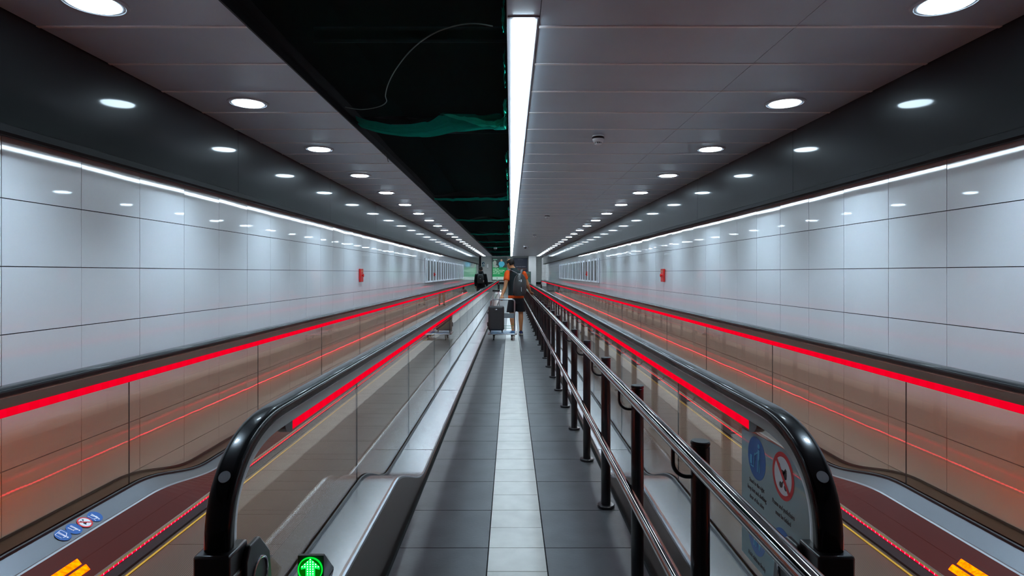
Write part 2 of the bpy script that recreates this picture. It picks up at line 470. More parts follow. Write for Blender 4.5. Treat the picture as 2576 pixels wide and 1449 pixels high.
def net(y0, y1, zc, sag, label, seed):
    rnd = random.Random(seed); nx, ny = 16, 40; b = MB(); vs = []; fs = []
    ph = [rnd.uniform(0, 6) for _ in range(6)]
    for j in range(ny+1):
        v = j/ny
        for i in range(nx+1):
            u = i/nx
            z = zc-sag*4*v*(1-v)*(.4+.6*math.sin(PI*u))+.03*math.sin(3*PI*u+ph[0]+2*v)*math.sin(5*v+ph[1])+.012*math.sin(9*u+ph[2])*math.sin(11*v+ph[3])
            z = max(z, HC+.012)
            vs.append((lerp(-1.216, -.02, u), lerp(y0, y1, v), z))
    for j in range(ny):
        for i in range(nx):
            a = j*(nx+1)+i; fs.append((a, a+1, a+nx+2, a+nx+1))
    t = thing('debris_netting', label, 'netting', (0, 0, 0), group='green netting sheets slung across the ceiling gap')
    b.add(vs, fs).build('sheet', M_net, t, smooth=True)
    def ribbon(name, top, bot, yb, m, n=90, wd=10, amp=.022, solid=.003):
        """crumpled fold between an upper and a lower line given as (x, z) points"""
        def at(line, u):
            f = u*(len(line)-1); a = min(int(f), len(line)-2); f -= a; f = f*f*(3-2*f)
            return lerp(line[a][0], line[a+1][0], f), lerp(line[a][1], line[a+1][1], f)
        b = MB(); vs = []; fs = []
        for i in range(n+1):
            u = i/n; (xt, zt), (xb, zb) = at(top, u), at(bot, u)
            for j in range(wd+1):
                v = j/wd
                yy = yb+amp*math.sin(5.5*v*PI+9*u+seed)*(.4+.6*u)+.6*amp*math.sin(23*u+6*v+seed)+.4*amp*math.sin(51*u-9*v)*u**2+.05*math.sin(PI*v)
                vs.append((lerp(xt, xb, v), yy, lerp(zt, zb, v)+.004*math.sin(40*u+seed)))
        for i in range(n):
            for j in range(wd):
                a = i*(wd+1)+j; fs.append((a, a+1, a+wd+2, a+wd+1))
        o = b.add(vs, fs).build(name, m, t, smooth=True)
        return o
    if seed == 1:
        def px(x, y, Y=4.78): return ((x-1284.5)*Y/1500, 1.45+(687-y)*Y/1500)
        up = [px(*p) for p in ((885, 290), (947, 310), (1015, 318), (1075, 312), (1116, 286), (1198, 290), (1262, 292))]
        dn = [px(*p) for p in ((890, 300), (915, 326), (993, 343), (1061, 350), (1152, 336), (1243, 327), (1270, 330))]
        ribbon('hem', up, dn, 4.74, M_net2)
        ribbon('hem', [px(1105, 290), px(1170, 300), px(1240, 312), px(1270, 300)], [px(1150, 300), px(1215, 325), px(1255, 326), px(1273, 318)], 4.70, M_netlit, n=50, amp=.012)
    else:
        k = rnd.uniform(.8, 1.2)
        up = [(-1.21, HC+.03), (-.9, HC+.02), (-.5, HC+.035*k), (-.2, HC+.03), (-.03, HC+.06)]
        dn = [(-1.21, HC+.0), (-.9, HC-.02*k), (-.5, HC-.012), (-.2, HC-.005), (-.03, HC-.01)]
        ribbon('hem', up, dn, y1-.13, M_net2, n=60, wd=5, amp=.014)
    # gathered knots along the strip light
    for k in range(max(1, int((y1-y0)/(.55 if y1 < 12 else 1.1)))):
        yy = y1-.2-k*(.5 if y1 < 12 else 1.05)*(.8+.3*rnd.random())
        b = MB(); nn = 14; mm = 7; vs = []; fs = []; w_ = rnd.uniform(.014, .034) if y1 > 5.5 or yy > 3.9 else .012
        for i in range(nn+1):
            for j in range(mm+1):
                u = i/nn; v = j/mm; e_ = math.sin(PI*u)**.6
                vs.append((-.024-w_*v*e_-.008*abs(math.sin(13*u+k*2+3*v)), yy-.16+.32*u+.01*math.sin(9*v+k), HC+.045-.05*e_*math.sin(PI*v)*rnd.uniform(.5, 1.)+.018*math.sin(17*u+5*v+k)))
        for i in range(nn):
            for j in range(mm):
                a = i*(mm+1)+j; fs.append((a, a+1, a+mm+2, a+mm+1))
        b.add(vs, fs).build('gather', M_netlit if yy > 4 else M_net2, t, smooth=True)
    return t
ys = [1.0, 4.92, 9.55, 13.3, 18.0, 22.5, 27.0, 33.0, 40.2]
lb = ['nearest sheet of dark green netting over the ceiling gap', 'second sheet of green netting, behind the big sagging fold']+['%s sheet of green netting from the camera in the ceiling gap' % ORD[k] for k in range(2, 9)]
for k in range(len(ys)-1):
    net(ys[k], ys[k+1], HC+.12 if k < 2 else HC+.07, .06, lb[k], k+1)
# steel channels up in the void
for k, yy in enumerate((2.4, 3.75, 6.2)):
    o = MB().box(-1.24, -.01, yy, yy+.05, 2.92, 2.98).box(-1.24, -.01, yy, yy+.003, 2.90, 3.0).build('steel_channel', mat('galvanised', (.30, .42, .46), rough=.5, metal=.3))
    tag(o, 'thin steel channel crossing the dark void, %s from the camera' % ORD[k], 'steel beam', group='steel channels in the ceiling void')
pts = [(-.085, 2.83), (-.16, 2.80), (-.254, 2.82), (-.38, 2.92), (-.51, 3.11), (-.644, 3.39), (-.75, 3.67), (-.825, 3.93), (-.85, 4.08), (-.93, 4.2), (-1.07, 4.27), (-1.18, 4.2)]
P = []
for i in range(len(pts)-1):
    for q in range(6):
        a, b_, c_, d_ = [Vector(pts[max(0, min(len(pts)-1, i+o))]) for o in (-1, 0, 1, 2)]
        tt = q/6
        P.append(.5*((2*b_)+(c_-a)*tt+(2*a-5*b_+4*c_-d_)*tt**2+(3*b_-a-3*c_+d_)*tt**3))
o = MB().tube([(p.x, p.y, HC+.014) for p in P], .0035, 8).build('loose_cable', mat('cable_grey', (.10, .14, .13), rough=.5), smooth=True)
tag(o, 'thin pale loose cable curling under the green netting', 'cable')
o = MB().tube([(-1.205, 5.6, HC-.005), (-1.18, 5.66, HC-.03), (-1.165, 5.68, HC-.10)], .003, 6).build('cable_tie', M_plastic)
tag(o, 'black tie end hanging from the left edge of the ceiling gap', 'cable tie')
# ------------------------------------------------------------------ moving walkways
Y_NEAR, Y_FAR = 1.81, 44.3
def rail_path(z_off=0.):
    cy, cz, ry, rz, n = 2.25, .62, .44, .315, 2.4
    pts = [(cy-ry, .50), (cy-ry, .56)]
    for i in range(0, 21):
        t = PI/2*i/20
        pts.append((cy-ry*abs(math.cos(t))**(2/n), cz+rz*abs(math.sin(t))**(2/n)))
    near = pts
    far = [(Y_NEAR+Y_FAR-y, z) for y, z in near][::-1]
    mid = [(y, cz+rz) for y in [lerp(2.25, Y_NEAR+Y_FAR-2.25, k/24) for k in range(1, 24)]]
    return near+mid+far
def offset(path, d):
    out = []
    for i, p in enumerate(path):
        a = Vector(path[max(0, i-1)]); c = Vector(path[min(len(path)-1, i+1)])
        t = (c-a).normalized(); nrm = Vector((-t.y, t.x))   # left of travel = outwards (up)
        out.append((p[0]+nrm.x*d, p[1]+nrm.y*d))
    return out
PATH = rail_path()
def sweep(b, X, path, section, m=0):
    """section: list of (dx, dn)"""
    offs = {}
    rings = []
    for i, p in enumerate(path):
        a = Vector(path[max(0, i-1)]); c = Vector(path[min(len(path)-1, i+1)])
        t = (c-a).normalized(); nrm = Vector((-t.y, t.x))
        rings.append([(X+dx, p[0]+nrm.x*dn, p[1]+nrm.y*dn) for dx, dn in section])
    b.ring_loft(rings, True, m=m)
def rail_section(w=.040, h=.026):
    pts = []
    for k in range(16):
        t = PI*k/15
        pts.append((w*abs(math.cos(t))**.6*(1 if math.cos(t) > 0 else -1), h*math.sin(t)**.55 if math.sin(t) > 1e-6 else 0))
    return pts+[(-w, -.012), (-w+.010, -.018), (w-.010, -.018), (w, -.012)]

def deck_t(y):   # 1 in the raised end zones, 0 in the flat run
    return max(1-smooth01((y-3.45)/.85), smooth01((y-41.8)/.85))
def stations(y0, y1):
    ys = [y0, y1]+[3.45+.85*k/14 for k in range(15)]+[41.8+.85*k/14 for k in range(15)]
    y = 4.83-2.45*3
    while y < y1: ys.append(y); y += 2.45
    return sorted(set(round(v, 4) for v in ys if y0 <= v <= y1))
D0, D1 = 1.3, 44.95
def strip(b, s, near, far, m=0, y0=D0, y1=D1, joints=False):
    """longitudinal band through the points near/far [(half, z), ...] blended along Y"""
    ys = stations(y0, y1); vs = []; fs = []; n = len(near)
    for y in ys:
        t = deck_t(y)
        for (h0, z0), (h1, z1) in zip(near, far):
            vs.append((CX+s*lerp(h1, h0, t), y, lerp(z1, z0, t)))
    for i in range(len(ys)-1):
        for j in range(n-1):
            a = i*n+j; fs.append((a, a+1, a+n+1, a+n))
    b.add(vs, fs, m)

ZN_I, ZF_I, ZN_O, ZF_O = .24, .02, .22, .08
def disc_poly(n=32, r=1.): return [(r*math.cos(2*PI*k/n), r*math.sin(2*PI*k/n)) for k in range(n)]

def walkway(s, label):
    side = 'left' if s < 0 else 'right'
    root = thing('moving_walkway', label, 'moving walkway', (0, 0, 0), group='moving walkways')
    # belt of ribbed pallets
    b = MB(); y = 1.2
    x0, x1 = sorted((CX+s*1.145, CX+s*1.925))
    while y < 44.9:
        b.box(x0, x1, y+.0015, y+.40-.0015, -.028, -.006); y += .40
    b.build('pallet_belt', M_belt, root)
    for hh in (1.178, 1.878):
        xa, xb = sorted((CX+s*hh, CX+s*(hh+.012)))
        MB().box(xa, xb, 1.2, 44.9, -.008, -.002).build('yellow_edge_line', M_yellow, root)
    # comb plates
    for (ya, yb) in ((.6, 1.2), (44.9, 45.6)):
        MB().box(x0, x1, ya, yb, -.028, .004).build('comb_plate', M_steel, root)
    for kind, hg, zn, zf in (('inner', .925, ZN_I, ZF_I), ('outer', 2.235, ZN_O, ZF_O)):
        X = CX+s*hg
        b = MB(); sweep(b, X, PATH, rail_section()); hr = b.build('handrail', M_rubber, root, smooth=True)
        hr['label'] = 'black rubber handrail on the %s side' % ('corridor' if kind == 'inner' else 'wall')
        # white dot on the newel
        i = 9; p = PATH[i]; a = Vector(PATH[i-1]); c = Vector(PATH[i+1]); tt = (c-a).normalized(); nn = Vector((-tt.y, tt.x))
        ang = math.atan2(nn.y, nn.x)
        dd = MB(); dd.lathe((0, 0, 0), [(.0185, 0), (.0185, .0008)], 28)
        d = dd.build('round_marker', mat('marker_grey', (.33, .33, .35), rough=.5), hr)
        R = Matrix(((1, 0, 0), (0, tt.x, nn.x), (0, tt.y, nn.y))).to_4x4()
        d.matrix_local = Matrix.Translation((X, p[0]+nn.x*.0262, p[1]+nn.y*.0262)) @ R
        # metal profile under the rubber
        b = MB(); sweep(b, X, offset(PATH, -.034), [(-.027, .016), (.027, .016), (.027, -.012), (.022, -.034), (-.022, -.034), (-.027, -.012)])
        b.build('handrail_profile', M_prof, root, smooth=True)
        b = MB()
        for q in (-1, 1): sweep(b, X+q*.0285, offset(PATH, -.020), [(-.002, .002), (.002, .002), (.002, -.002), (-.002, -.002)])
        b.build('profile_edge', M_edge, root, smooth=True)
        # light tape just below the profile
        ya, yb = 2.37, Y_NEAR+Y_FAR-2.37
        MB().box(X-.014, X+.014, ya, yb, .827, .862).build('light_strip', M_ledtop, root)
        for yy, q in ((ya, -1), (yb, 1)):
            b = MB(); b.prism([(yy, .866), (yy, .822)]+[(yy+q*.075*math.sin(PI/2*k/8), .866-.044*math.cos(PI/2*k/8)) for k in range(1, 9)], 'x', X-.018, X+.018)
            b.build('strip_end_cap', mat('cap_grey', (.10, .10, .11), rough=.4), root)
        # glass panes: butt-jointed, the end ones follow the newel
        inner_path = offset(PATH, -.066)
        top = [(y, z) for y, z in inner_path]
        joints = [3.43+1.75*k for k in range(24)]
        joints = [j for j in joints if j < Y_FAR-1.2]
        bounds = [None]+joints+[None]
        for k in range(len(joints)+1):
            ya = joints[k-1] if k > 0 else None; yb = joints[k] if k < len(joints) else None
            g2 = .0018
            if ya is None:
                poly = [(y, z) for y, z in top if y < 2.6 and z > zn]
                poly = [(poly[0][0], zn-.01)]+poly+[(yb-g2, .8695), (yb-g2, zn-.01)]
            elif yb is None:
                pp = [(y, z) for y, z in top if y > Y_FAR-.8 and z > zn]
                poly = [(ya+g2, lerp(zf, zn, deck_t(ya))-.01), (ya+g2, .8695)]+pp+[(pp[-1][0], zn-.01)]
            else:
                poly = [(ya+g2, .8695), (yb-g2, .8695)]
                q = [lerp(yb-g2, ya+g2, i/8) for i in range(9)]
                poly += [(y, lerp(zf, zn, deck_t(y))-.01) for y in q]
            gp = MB().prism(poly, 'x', X-.0025, X+.0025); gp.mi = [0, 0]+[1]*(len(gp.mi)-2); gp.build('glass_pane', [M_glass, M_gedge], root)
        # black seal at the foot of the glass
        b = MB()
        strip(b, s, [(hg-.013, zn), (hg-.013, zn+.012), (hg-.007, zn+.016)], [(hg-.013, zf), (hg-.013, zf+.012), (hg-.007, zf+.016)])
        strip(b, s, [(hg+.013, zn), (hg+.013, zn+.012), (hg+.007, zn+.016)], [(hg+.013, zf), (hg+.013, zf+.012), (hg+.007, zf+.016)])
        b.build('glass_seal', M_seal, root, smooth=True)
        # newel bases: handrail inlet and housing
        for (yy, q) in ((Y_NEAR, 1), (Y_FAR, -1)):
            b = MB()
            b.box(X-.055, X+.055, *sorted((yy-q*.050, yy+q*.075)), zn, .612)
            b.box(X-.062, X+.062, *sorted((yy-q*.060, yy+q*.095)), zn, .545)
            b.build('handrail_inlet', M_plastic, root, bevel=.008, smooth=True)
            sx = -s if kind == 'inner' else s
            b = MB()
            xa, xb = sorted((X+sx*.0565, X+sx*.075))
            b.prism([(yy+q*.02, zn), (yy+q*.02, .56), (yy+q*.05, .60), (yy+q*.12, .60), (yy+q*.20, .52), (yy+q*.22, .40), (yy+q*.22, zn)], 'x', xa, xb)
            hb = b.build('newel_housing', M_plastic, root, bevel=.006, smooth=True)
            b = MB(); cx_ = X+sx*.077
            ring = [[(cx_+sx*.004*math.cos(2*PI*j/8), yy+q*.115+(.056+.004*math.sin(2*PI*j/8))*math.cos(a_), .475+(.056+.004*math.sin(2*PI*j/8))*math.sin(a_)) for j in range(8)] for a_ in [2*PI*k/36 for k in range(36)]]
            b.ring_loft(ring, False, True).build('chrome_ring', M_edge, hb, smooth=True)
    # decks, skirts
    b = MB()
    strip(b, s, [(1.05, ZN_I), (.912, ZN_I)], [(1.07, ZF_I), (.912, ZF_I)])
    strip(b, s, [(.938, ZN_I), (1.06, ZN_I-.002), (1.145, .05), (1.15, .0), (1.15, -.03)], [(.938, ZF_I+.02), (1.09, ZF_I+.02), (1.145, .030), (1.15, 0), (1.15, -.03)])
    b.build('inner_skirt', M_brown, root, smooth=True)
    b = MB()
    near = [(.915, ZN_I), (.726, ZN_I), (.712, ZN_I+.004), (.704, ZN_I-.002), (.702, ZN_I-.012)]
    far = [(.915, ZF_I), (.672, ZF_I), (.664, ZF_I+.002), (.660, ZF_I), (.658, ZF_I-.006)]
    strip(b, s, near[:2], far[:2])
    ys_j = [4.83+2.45*k for k in range(-1, 16)]
    b.build('corridor_deck', M_steel, root, smooth=True)
    b = MB()
    for yj in ys_j:
        if yj < 4: continue
        xa, xb = sorted((CX+s*.668, CX+s*.912)); b.box(xa, xb, yj-.0015, yj+.0015, ZF_I-.004, ZF_I+.0012)
    b.build('deck_joint', M_seal, root)
    b = MB(); strip(b, s, near[1:], far[1:]); b.build('deck_edge', M_edge, root, smooth=True)
    b = MB(); strip(b, s, [(.702, ZN_I-.012), (.655, .03), (.65, .0), (.65, -.03)], [(.658, ZF_I-.006), (.650, .006), (.648, 0), (.648, -.03)])
    b.build('outer_cladding', M_brownsteel, root, smooth=True)
    # wall side
    b = MB(); strip(b, s, [(2.345, ZN_O+.03), (2.26, ZN_O+.006), (2.246, ZN_O)], [(2.345, ZF_O+.02), (2.26, ZF_O+.004), (2.246, ZF_O)]); b.build('wall_deck', M_brown, root, smooth=True)
    b = MB(); strip(b, s, [(2.352, ZN_O+.03), (2.325, ZN_O+.038), (2.322, ZN_O+.028)], [(2.352, ZF_O+.03), (2.325, ZF_O+.034), (2.322, ZF_O+.02)]); b.build('wall_seal', M_seal, root, smooth=True)
    b = MB(); strip(b, s, [(2.225, ZN_O), (2.141, .1665)], [(2.225, ZF_O), (2.146, ZF_O-.022)]); dk = b.build('steel_deck', mat('dull_steel', (.17, .18, .195), rough=.36, metal=1., bump=.05, bscale=25), root, smooth=True)
    b = MB(); strip(b, s, [(2.143, .168), (2.137, .1665), (2.132, .160)], [(2.148, ZF_O-.021), (2.141, ZF_O-.0225), (2.136, ZF_O-.027)]); b.build('deck_edge', mat('dull_edge', (.34, .36, .39), rough=.3, metal=1.), root, smooth=True)
    b = MB()
    strip(b, s, [(2.134, .161), (2.045, .108), (2.043, .105), (1.962, .053)], [(2.138, ZF_O-.026), (2.05, .0535), (2.048, .0525), (1.962, .051)])
    b.build('skirt_panel', M_skirt, root)
    b = MB()
    xa, xb = sorted((CX+s*1.950, CX+s*1.966)); b.box(xa, xb, D0, D1, .0415, .053)
    b.build('skirt_ledge', M_edge, root)
    xa, xb = sorted((CX+s*1.952, CX+s*1.960)); MB().box(xa, xb, D0, D1, .031, .041).build('light_strip', M_ledlow, root)
    xa, xb = sorted((CX+s*1.918, CX+s*1.955)); MB().prism([(CX+s*1.955, .031), (CX+s*1.915, .006), (CX+s*1.915, -.02), (CX+s*1.96, -.02)], 'y', D0, D1).build('brush_strip', M_brush, root)
    # low inner strip, facing the belt
    xa, xb = sorted((CX+s*1.150, CX+s*1.156)); MB().box(xa, xb, D0, D1, .010, .020).build('light_strip', M_ledin, root)
    xa, xb = sorted((CX+s*1.140, CX+s*1.166)); MB().box(xa, xb, D0, D1, .0225, .030).build('strip_lip', M_brown, root)
    return root

def belt_material():
    m = bpy.data.materials.new('ribbed_pallets'); m.use_nodes = True
    nt = m.node_tree; N = nt.nodes.new; L = nt.links.new; bs = nt.nodes['Principled BSDF']
    g = N('ShaderNodeNewGeometry'); sp = N('ShaderNodeSeparateXYZ'); L(g.outputs['Position'], sp.inputs[0])
    a = N('ShaderNodeMath'); a.operation = 'MULTIPLY'; a.inputs[1].default_value = 1/.0095; L(sp.outputs['X'], a.inputs[0])
    f = N('ShaderNodeMath'); f.operation = 'FRACT'; L(a.outputs[0], f.inputs[0])
    r = N('ShaderNodeValToRGB'); L(f.outputs[0], r.inputs['Fac'])
    e = r.color_ramp.elements
    e[0].position = .40; e[0].color = (.23, .165, .12, 1); e[1].position = .52; e[1].color = (.035, .026, .02, 1)
    x = e.new(.93); x.color = (.035, .026, .02, 1); x = e.new(.99); x.color = (.23, .165, .12, 1)
    L(r.outputs['Color'], bs.inputs['Base Color'])
    bs.inputs['Metallic'].default_value = .55; bs.inputs['Roughness'].default_value = .36
    return m
M_belt = belt_material()
M_brownsteel = mat('cladding_steel', (.20, .18, .17), rough=.35, metal=.8)
LW = walkway(-1, 'moving walkway along the left wall, carrying the person in the black hoodie')
RW = walkway(1, 'empty moving walkway along the right wall, with a notice on its glass')

# ---- pictogram stickers on the left steel deck
def stick_figure(b, pose, r=1., z=0.):
    """flat white drawing within the unit disc"""
    def bar(x0, y0, x1, y1, w):
        d = Vector((x1-x0, y1-y0)).normalized(); n = Vector((-d.y, d.x))*w/2
        b.prism([((x0+n.x)*r, (y0+n.y)*r), ((x0-n.x)*r, (y0-n.y)*r), ((x1-n.x)*r, (y1-n.y)*r), ((x1+n.x)*r, (y1+n.y)*r)], 'z', z, z+.0004)
    def dot(x, y, q): b.prism([((x+q*math.cos(2*PI*k/14))*r, (y+q*math.sin(2*PI*k/14))*r) for k in range(14)], 'z', z, z+.0004)
    if pose == 'rail':
        dot(.1, .62, .13); bar(.05, .45, -.05, .0, .30); bar(-.05, 0, -.1, -.6, .13); bar(.05, 0, .2, -.55, .13); bar(.1, .38, .55, .15, .1); bar(.6, -.7, .6, .3, .07); bar(.6, .3, .75, .55, .07)
    elif pose == 'child':
        dot(-.15, .62, .12); bar(-.15, .45, -.15, -.05, .24); bar(-.22, 0, -.25, -.65, .1); bar(-.08, 0, -.05, -.65, .1); bar(-.1, .35, .25, .05, .09); dot(.35, .1, .09); bar(.35, 0, .35, -.35, .15); bar(.3, -.35, .3, -.65, .07); bar(.4, -.35, .4, -.65, .07)
    elif pose == 'grip':
        dot(0, .62, .13); bar(0, .45, 0, -.05, .24); bar(-.07, 0, -.1, -.65, .09); bar(.07, 0, .1, -.65, .09); bar(-.1, .4, -.55, .1, .08); bar(.1, .4, .4, .25, .08); bar(-.6, -.7, -.6, .2, .06); bar(.6, -.7, .6, .2, .06); bar(-.6, -.7, .6, -.7, .06)
    elif pose == 'trolley':
        dot(.25, .62, .11); bar(.25, .45, .22, -.05, .2); bar(.18, 0, .12, -.6, .09); bar(.27, 0, .33, -.6, .09); bar(.2, .35, -.2, .1, .07); bar(-.2, .2, -.3, -.5, .06); bar(-.3, -.5, -.65, -.5, .06); bar(-.6, -.42, -.6, .0, .22)
    elif pose == 'pram':
        bar(-.35, .45, -.1, .05, .08); bar(-.1, .1, .35, .1, .3); bar(-.05, .0, .3, .35, .12); bar(-.1, 0, .2, -.35, .06); bar(.3, 0, -.1, -.35, .06); dot(-.18, -.42, .13); dot(.26, -.42, .13)
def disc_sticker(parent, M, r, colr, pose, name='pictogram_sticker'):
    b = MB(); b.prism([(r*x, r*y) for x, y in disc_poly()], 'z', 0, .0006)
    o = b.build(name, colr, parent); o.matrix_local = M
    if colr == M_signred:
        MB().prism([(r*.80*x, r*.80*y) for x, y in disc_poly()], 'z', .0006, .0009).build('white_field', M_print_w, o)
    f = MB(); stick_figure(f, pose, r, .001); f.build('figure', M_print_k if colr == M_signred else M_print_w, o)
    if colr == M_signred:
        f = MB(); q = r*.86; w = r*.09; c_ = math.sqrt(.5)
        f.prism([(-q*c_-w*c_, q*c_-w*c_), (-q*c_+w*c_, q*c_+w*c_), (q*c_+w*c_, -q*c_+w*c_), (q*c_-w*c_, -q*c_-w*c_)], 'z', .0015, .002)
        f.build('slash', M_signred, o)
    return o
for (yy, c, pose, lab, dz) in ((3.073, M_blue, 'rail', 'blue sticker of a figure holding a handrail', 0), (3.0, M_signred, 'pram', 'red and white prohibition sticker', .0008),
                     (2.926, M_blue, 'child', 'blue sticker of an adult with a child', 0), (2.853, M_blue, 'grip', 'blue sticker of a figure between two rails', .0008)):
    M = Matrix.Translation((CX-2.1825, yy, .1945+dz)) @ Matrix.Rotation(math.atan2(.0535, .084), 4, 'Y') @ Matrix.Translation((0, 0, .0008)) @ Matrix.Rotation(-PI/2+.15, 4, 'Z')
    disc_sticker(LW, M, .0375, c, pose)['label'] = lab

# ---- notice on the right glass
XG = CX+.925-.0045
ng = MB()
inner_path = offset(PATH, -.075)
curve = [(y, z) for y, z in inner_path if y < 2.30 and z > .3]
poly = [(2.475, .30), (2.475, .815), (2.39, .815)]+[(y, z) for y, z in curve[::-1] if z < .84]+[(curve[0][0], .30)]
# notice film follows the newel
ng.prism(poly, 'x', XG-.0008, XG)
notice = ng.build('notice_film', film('frosted_film', (.30, .50, .56), .58), RW)
notice['label'] = 'pale frosted notice with blue and red pictograms'
def NM(y, z, d=.0012): return Matrix.Translation((XG-d, y, z)) @ Matrix(((0, 0, -1, 0), (-1, 0, 0, 0), (0, 1, 0, 0), (0, 0, 0, 1)))
def notice_disc(y, z, r, c, pose):
    b = MB(); b.prism([(r*x, r*y_) for x, y_ in disc_poly(40)], 'z', 0, .0006)
    if c == M_signred:
        b.prism([(r*.80*x, r*.80*y_) for x, y_ in disc_poly(40)], 'z', .0006, .0009, 1)
        stick_m = len(b.f)
    stick_figure(b, pose, r, .001)
    n0 = len(b.mi)
    idx = 0
    # figure faces take material 2, disc faces 0/1
    base = 2+40+(2+40 if c == M_signred else 0)
    for i in range(base, n0): b.mi[i] = 2
    if c == M_signred:
        q = r*.86; w = r*.09; c_ = math.sqrt(.5)
        b.prism([(-q*c_-w*c_, q*c_-w*c_), (-q*c_+w*c_, q*c_+w*c_), (q*c_+w*c_, -q*c_+w*c_), (q*c_-w*c_, -q*c_-w*c_)], 'z', .0015, .002, 0)
    o = b.build('pictogram', [c, M_print_w, M_print_k if c == M_signred else M_print_pale], notice)
    o.matrix_local = NM(y, z)
M_print_pale = mat('pale_blue_print', (.10, .40, .62), rough=.5)
notice_disc(2.325, .728, .083, M_blue, 'trolley')
notice_disc(2.10, .735, .083, M_signred, 'pram')
notice_disc(2.325, .435, .083, M_blue, 'child')
notice_disc(2.10, .465, .083, M_blue, 'rail')
for (y, z, tx) in ((2.325, .617, 'Stand to the right'), (2.325, .585, 'keep feet and clothing'), (2.325, .553, 'clear of the sides'),
                   (2.10, .612, 'Prams and pushchairs'), (2.10, .580, 'must be folded'), (2.325, .322, 'Hold children firmly')):
    text('lettering', tx, .024, M_print_k, notice, NM(y, z), align='CENTER', xs=.82)

# ---- amber signal panels in the maroon skirts
M_amber = bpy.data.materials.new('amber_signal'); M_amber.use_nodes = True
nt = M_amber.node_tree; nt.nodes.clear()
e = nt.nodes.new('ShaderNodeEmission'); ou = nt.nodes.new('ShaderNodeOutputMaterial'); nz = nt.nodes.new('ShaderNodeTexNoise'); rp = nt.nodes.new('ShaderNodeValToRGB'); tc = nt.nodes.new('ShaderNodeTexCoord')
nz.inputs['Scale'].default_value = 60; rp.color_ramp.elements[0].color = (1, .055, .0, 1); rp.color_ramp.elements[1].color = (1, .12, .0, 1); rp.color_ramp.elements[0].position = .35; rp.color_ramp.elements[1].position = .65
nt.links.new(tc.outputs['Object'], nz.inputs['Vector']); nt.links.new(nz.outputs['Fac'], rp.inputs['Fac']); nt.links.new(rp.outputs['Color'], e.inputs['Color']); e.inputs['Strength'].default_value = 3.4
nt.links.new(e.outputs[0], ou.inputs['Surface'])
for s, root in ((-1, LW), (1, RW)):
    hold = MB()
    def skirt_pt(z): return 1.962+(z-.053)*(2.134-1.962)/(.161-.053)
    def bar(ya, yb, z0, z1, slant=.012):
        q = MB(); vs = []
        for off in (.0015, .006):
            vs += [(CX+s*(skirt_pt(z0)-off), ya, z0), (CX+s*(skirt_pt(z0)-off), yb-slant, z0), (CX+s*(skirt_pt(z1)-off), yb, z1), (CX+s*(skirt_pt(z1)-off), ya, z1)]
        q.add(vs, [(0, 1, 2, 3), (7, 6, 5, 4), (0, 4, 5, 1), (1, 5, 6, 2), (2, 6, 7, 3), (3, 7, 4, 0)])
        return q
    for (z0, z1) in ((.100, .118), (.075, .092)):
        bar(1.35, 2.78, z0, z1).build('amber_light', M_amber, root)['label'] = 'glowing amber bar'

for s, root in ((-1, LW), (1, RW)):
    xa, xb = sorted((CX+s*1.06, CX+s*1.20)); MB().box(xa, xb, 1.30, 2.65, .190, .197).build('added_light_shield', M_plastic, root)  # added ledge shielding the ceiling from the amber light
M_amber2 = mat('amber_lens', (.5, .2, .02), rough=.4, emit=(1., .20, .006), estr=8.5)
for s, root in ((-1, LW), (1, RW)):
    for z0, z1 in ((.075, .115), (.135, .175)):
        xa, xb = sorted((CX+s*(1.135-(z1-.05)*.42), CX+s*(1.156-(z0-.05)*.42)))
        MB().box(xa, xb, 1.35, 2.60, z0, z1).build('amber_light', M_amber2, root)['label'] = 'amber light facing the wall'

# ---- green arrow signal on the left deck
gx, gy = -.775, 2.31
gs = thing('arrow_signal', 'black wedge box with a glowing green LED arrow on the left walkway deck', 'signal light', (gx, gy, ZN_I+.001))
b = MB()
b.prism([(0, 0), (0, .115), (.012, .117), (.14, 0)], 'x', -.051, .051)
b.build('housing', mat('signal_housing', (.03, .032, .034), rough=.5), gs, bevel=.003)
b = MB(); b.lathe((0, -.001, .062), [(.048, 0), (.048, -.006), (.044, -.006), (.044, 0)], 40, axis='y'); b.build('lens_ring', mat('green_rim', (.0, .2, .02), rough=.3, emit=(0, 1, .05), estr=.55), gs, smooth=True)
b = MB(); b.lathe((0, -.0005, .062), [(.044, 0), (.044, -.002)], 40, axis='y'); b.build('lens', mat('dark_lens', (.0, .02, .0), rough=.1, emit=(0, .3, .0), estr=.25), gs)
b = MB(); MA = []
rows = {0: [0], 1: [-1, 0, 1], 2: [-2, -1, 0, 1, 2], 3: [-3, -2, -1, 0, 1, 2, 3], 4: [-1, 0, 1], 5: [-1, 0, 1], 6: [-1, 0, 1], 7: [-1, 0, 1], 8: [-1, 0, 1]}
halo = MB(); halo.prism([(0, .104), (-.036, .072), (-.036, .062), (-.018, .066), (-.018, .022), (.018, .022), (.018, .066), (.036, .062), (.036, .072)], 'y', -.0035, -.0022)
halo.build('arrow_glow', mat('arrow_glow', (0, .1, 0), emit=(.0, 1, .06), estr=1.1), gs)
for r_, cs in rows.items():
    for c in cs: b.lathe((c*.0105, -.0036, .101-r_*.0092), [(.0023, 0), (.0023, -.0012)], 10, axis='y')
b.build('led_dots', mat('led_white_green', (0, .1, 0), emit=(.45, 1, .75), estr=2.2), gs)
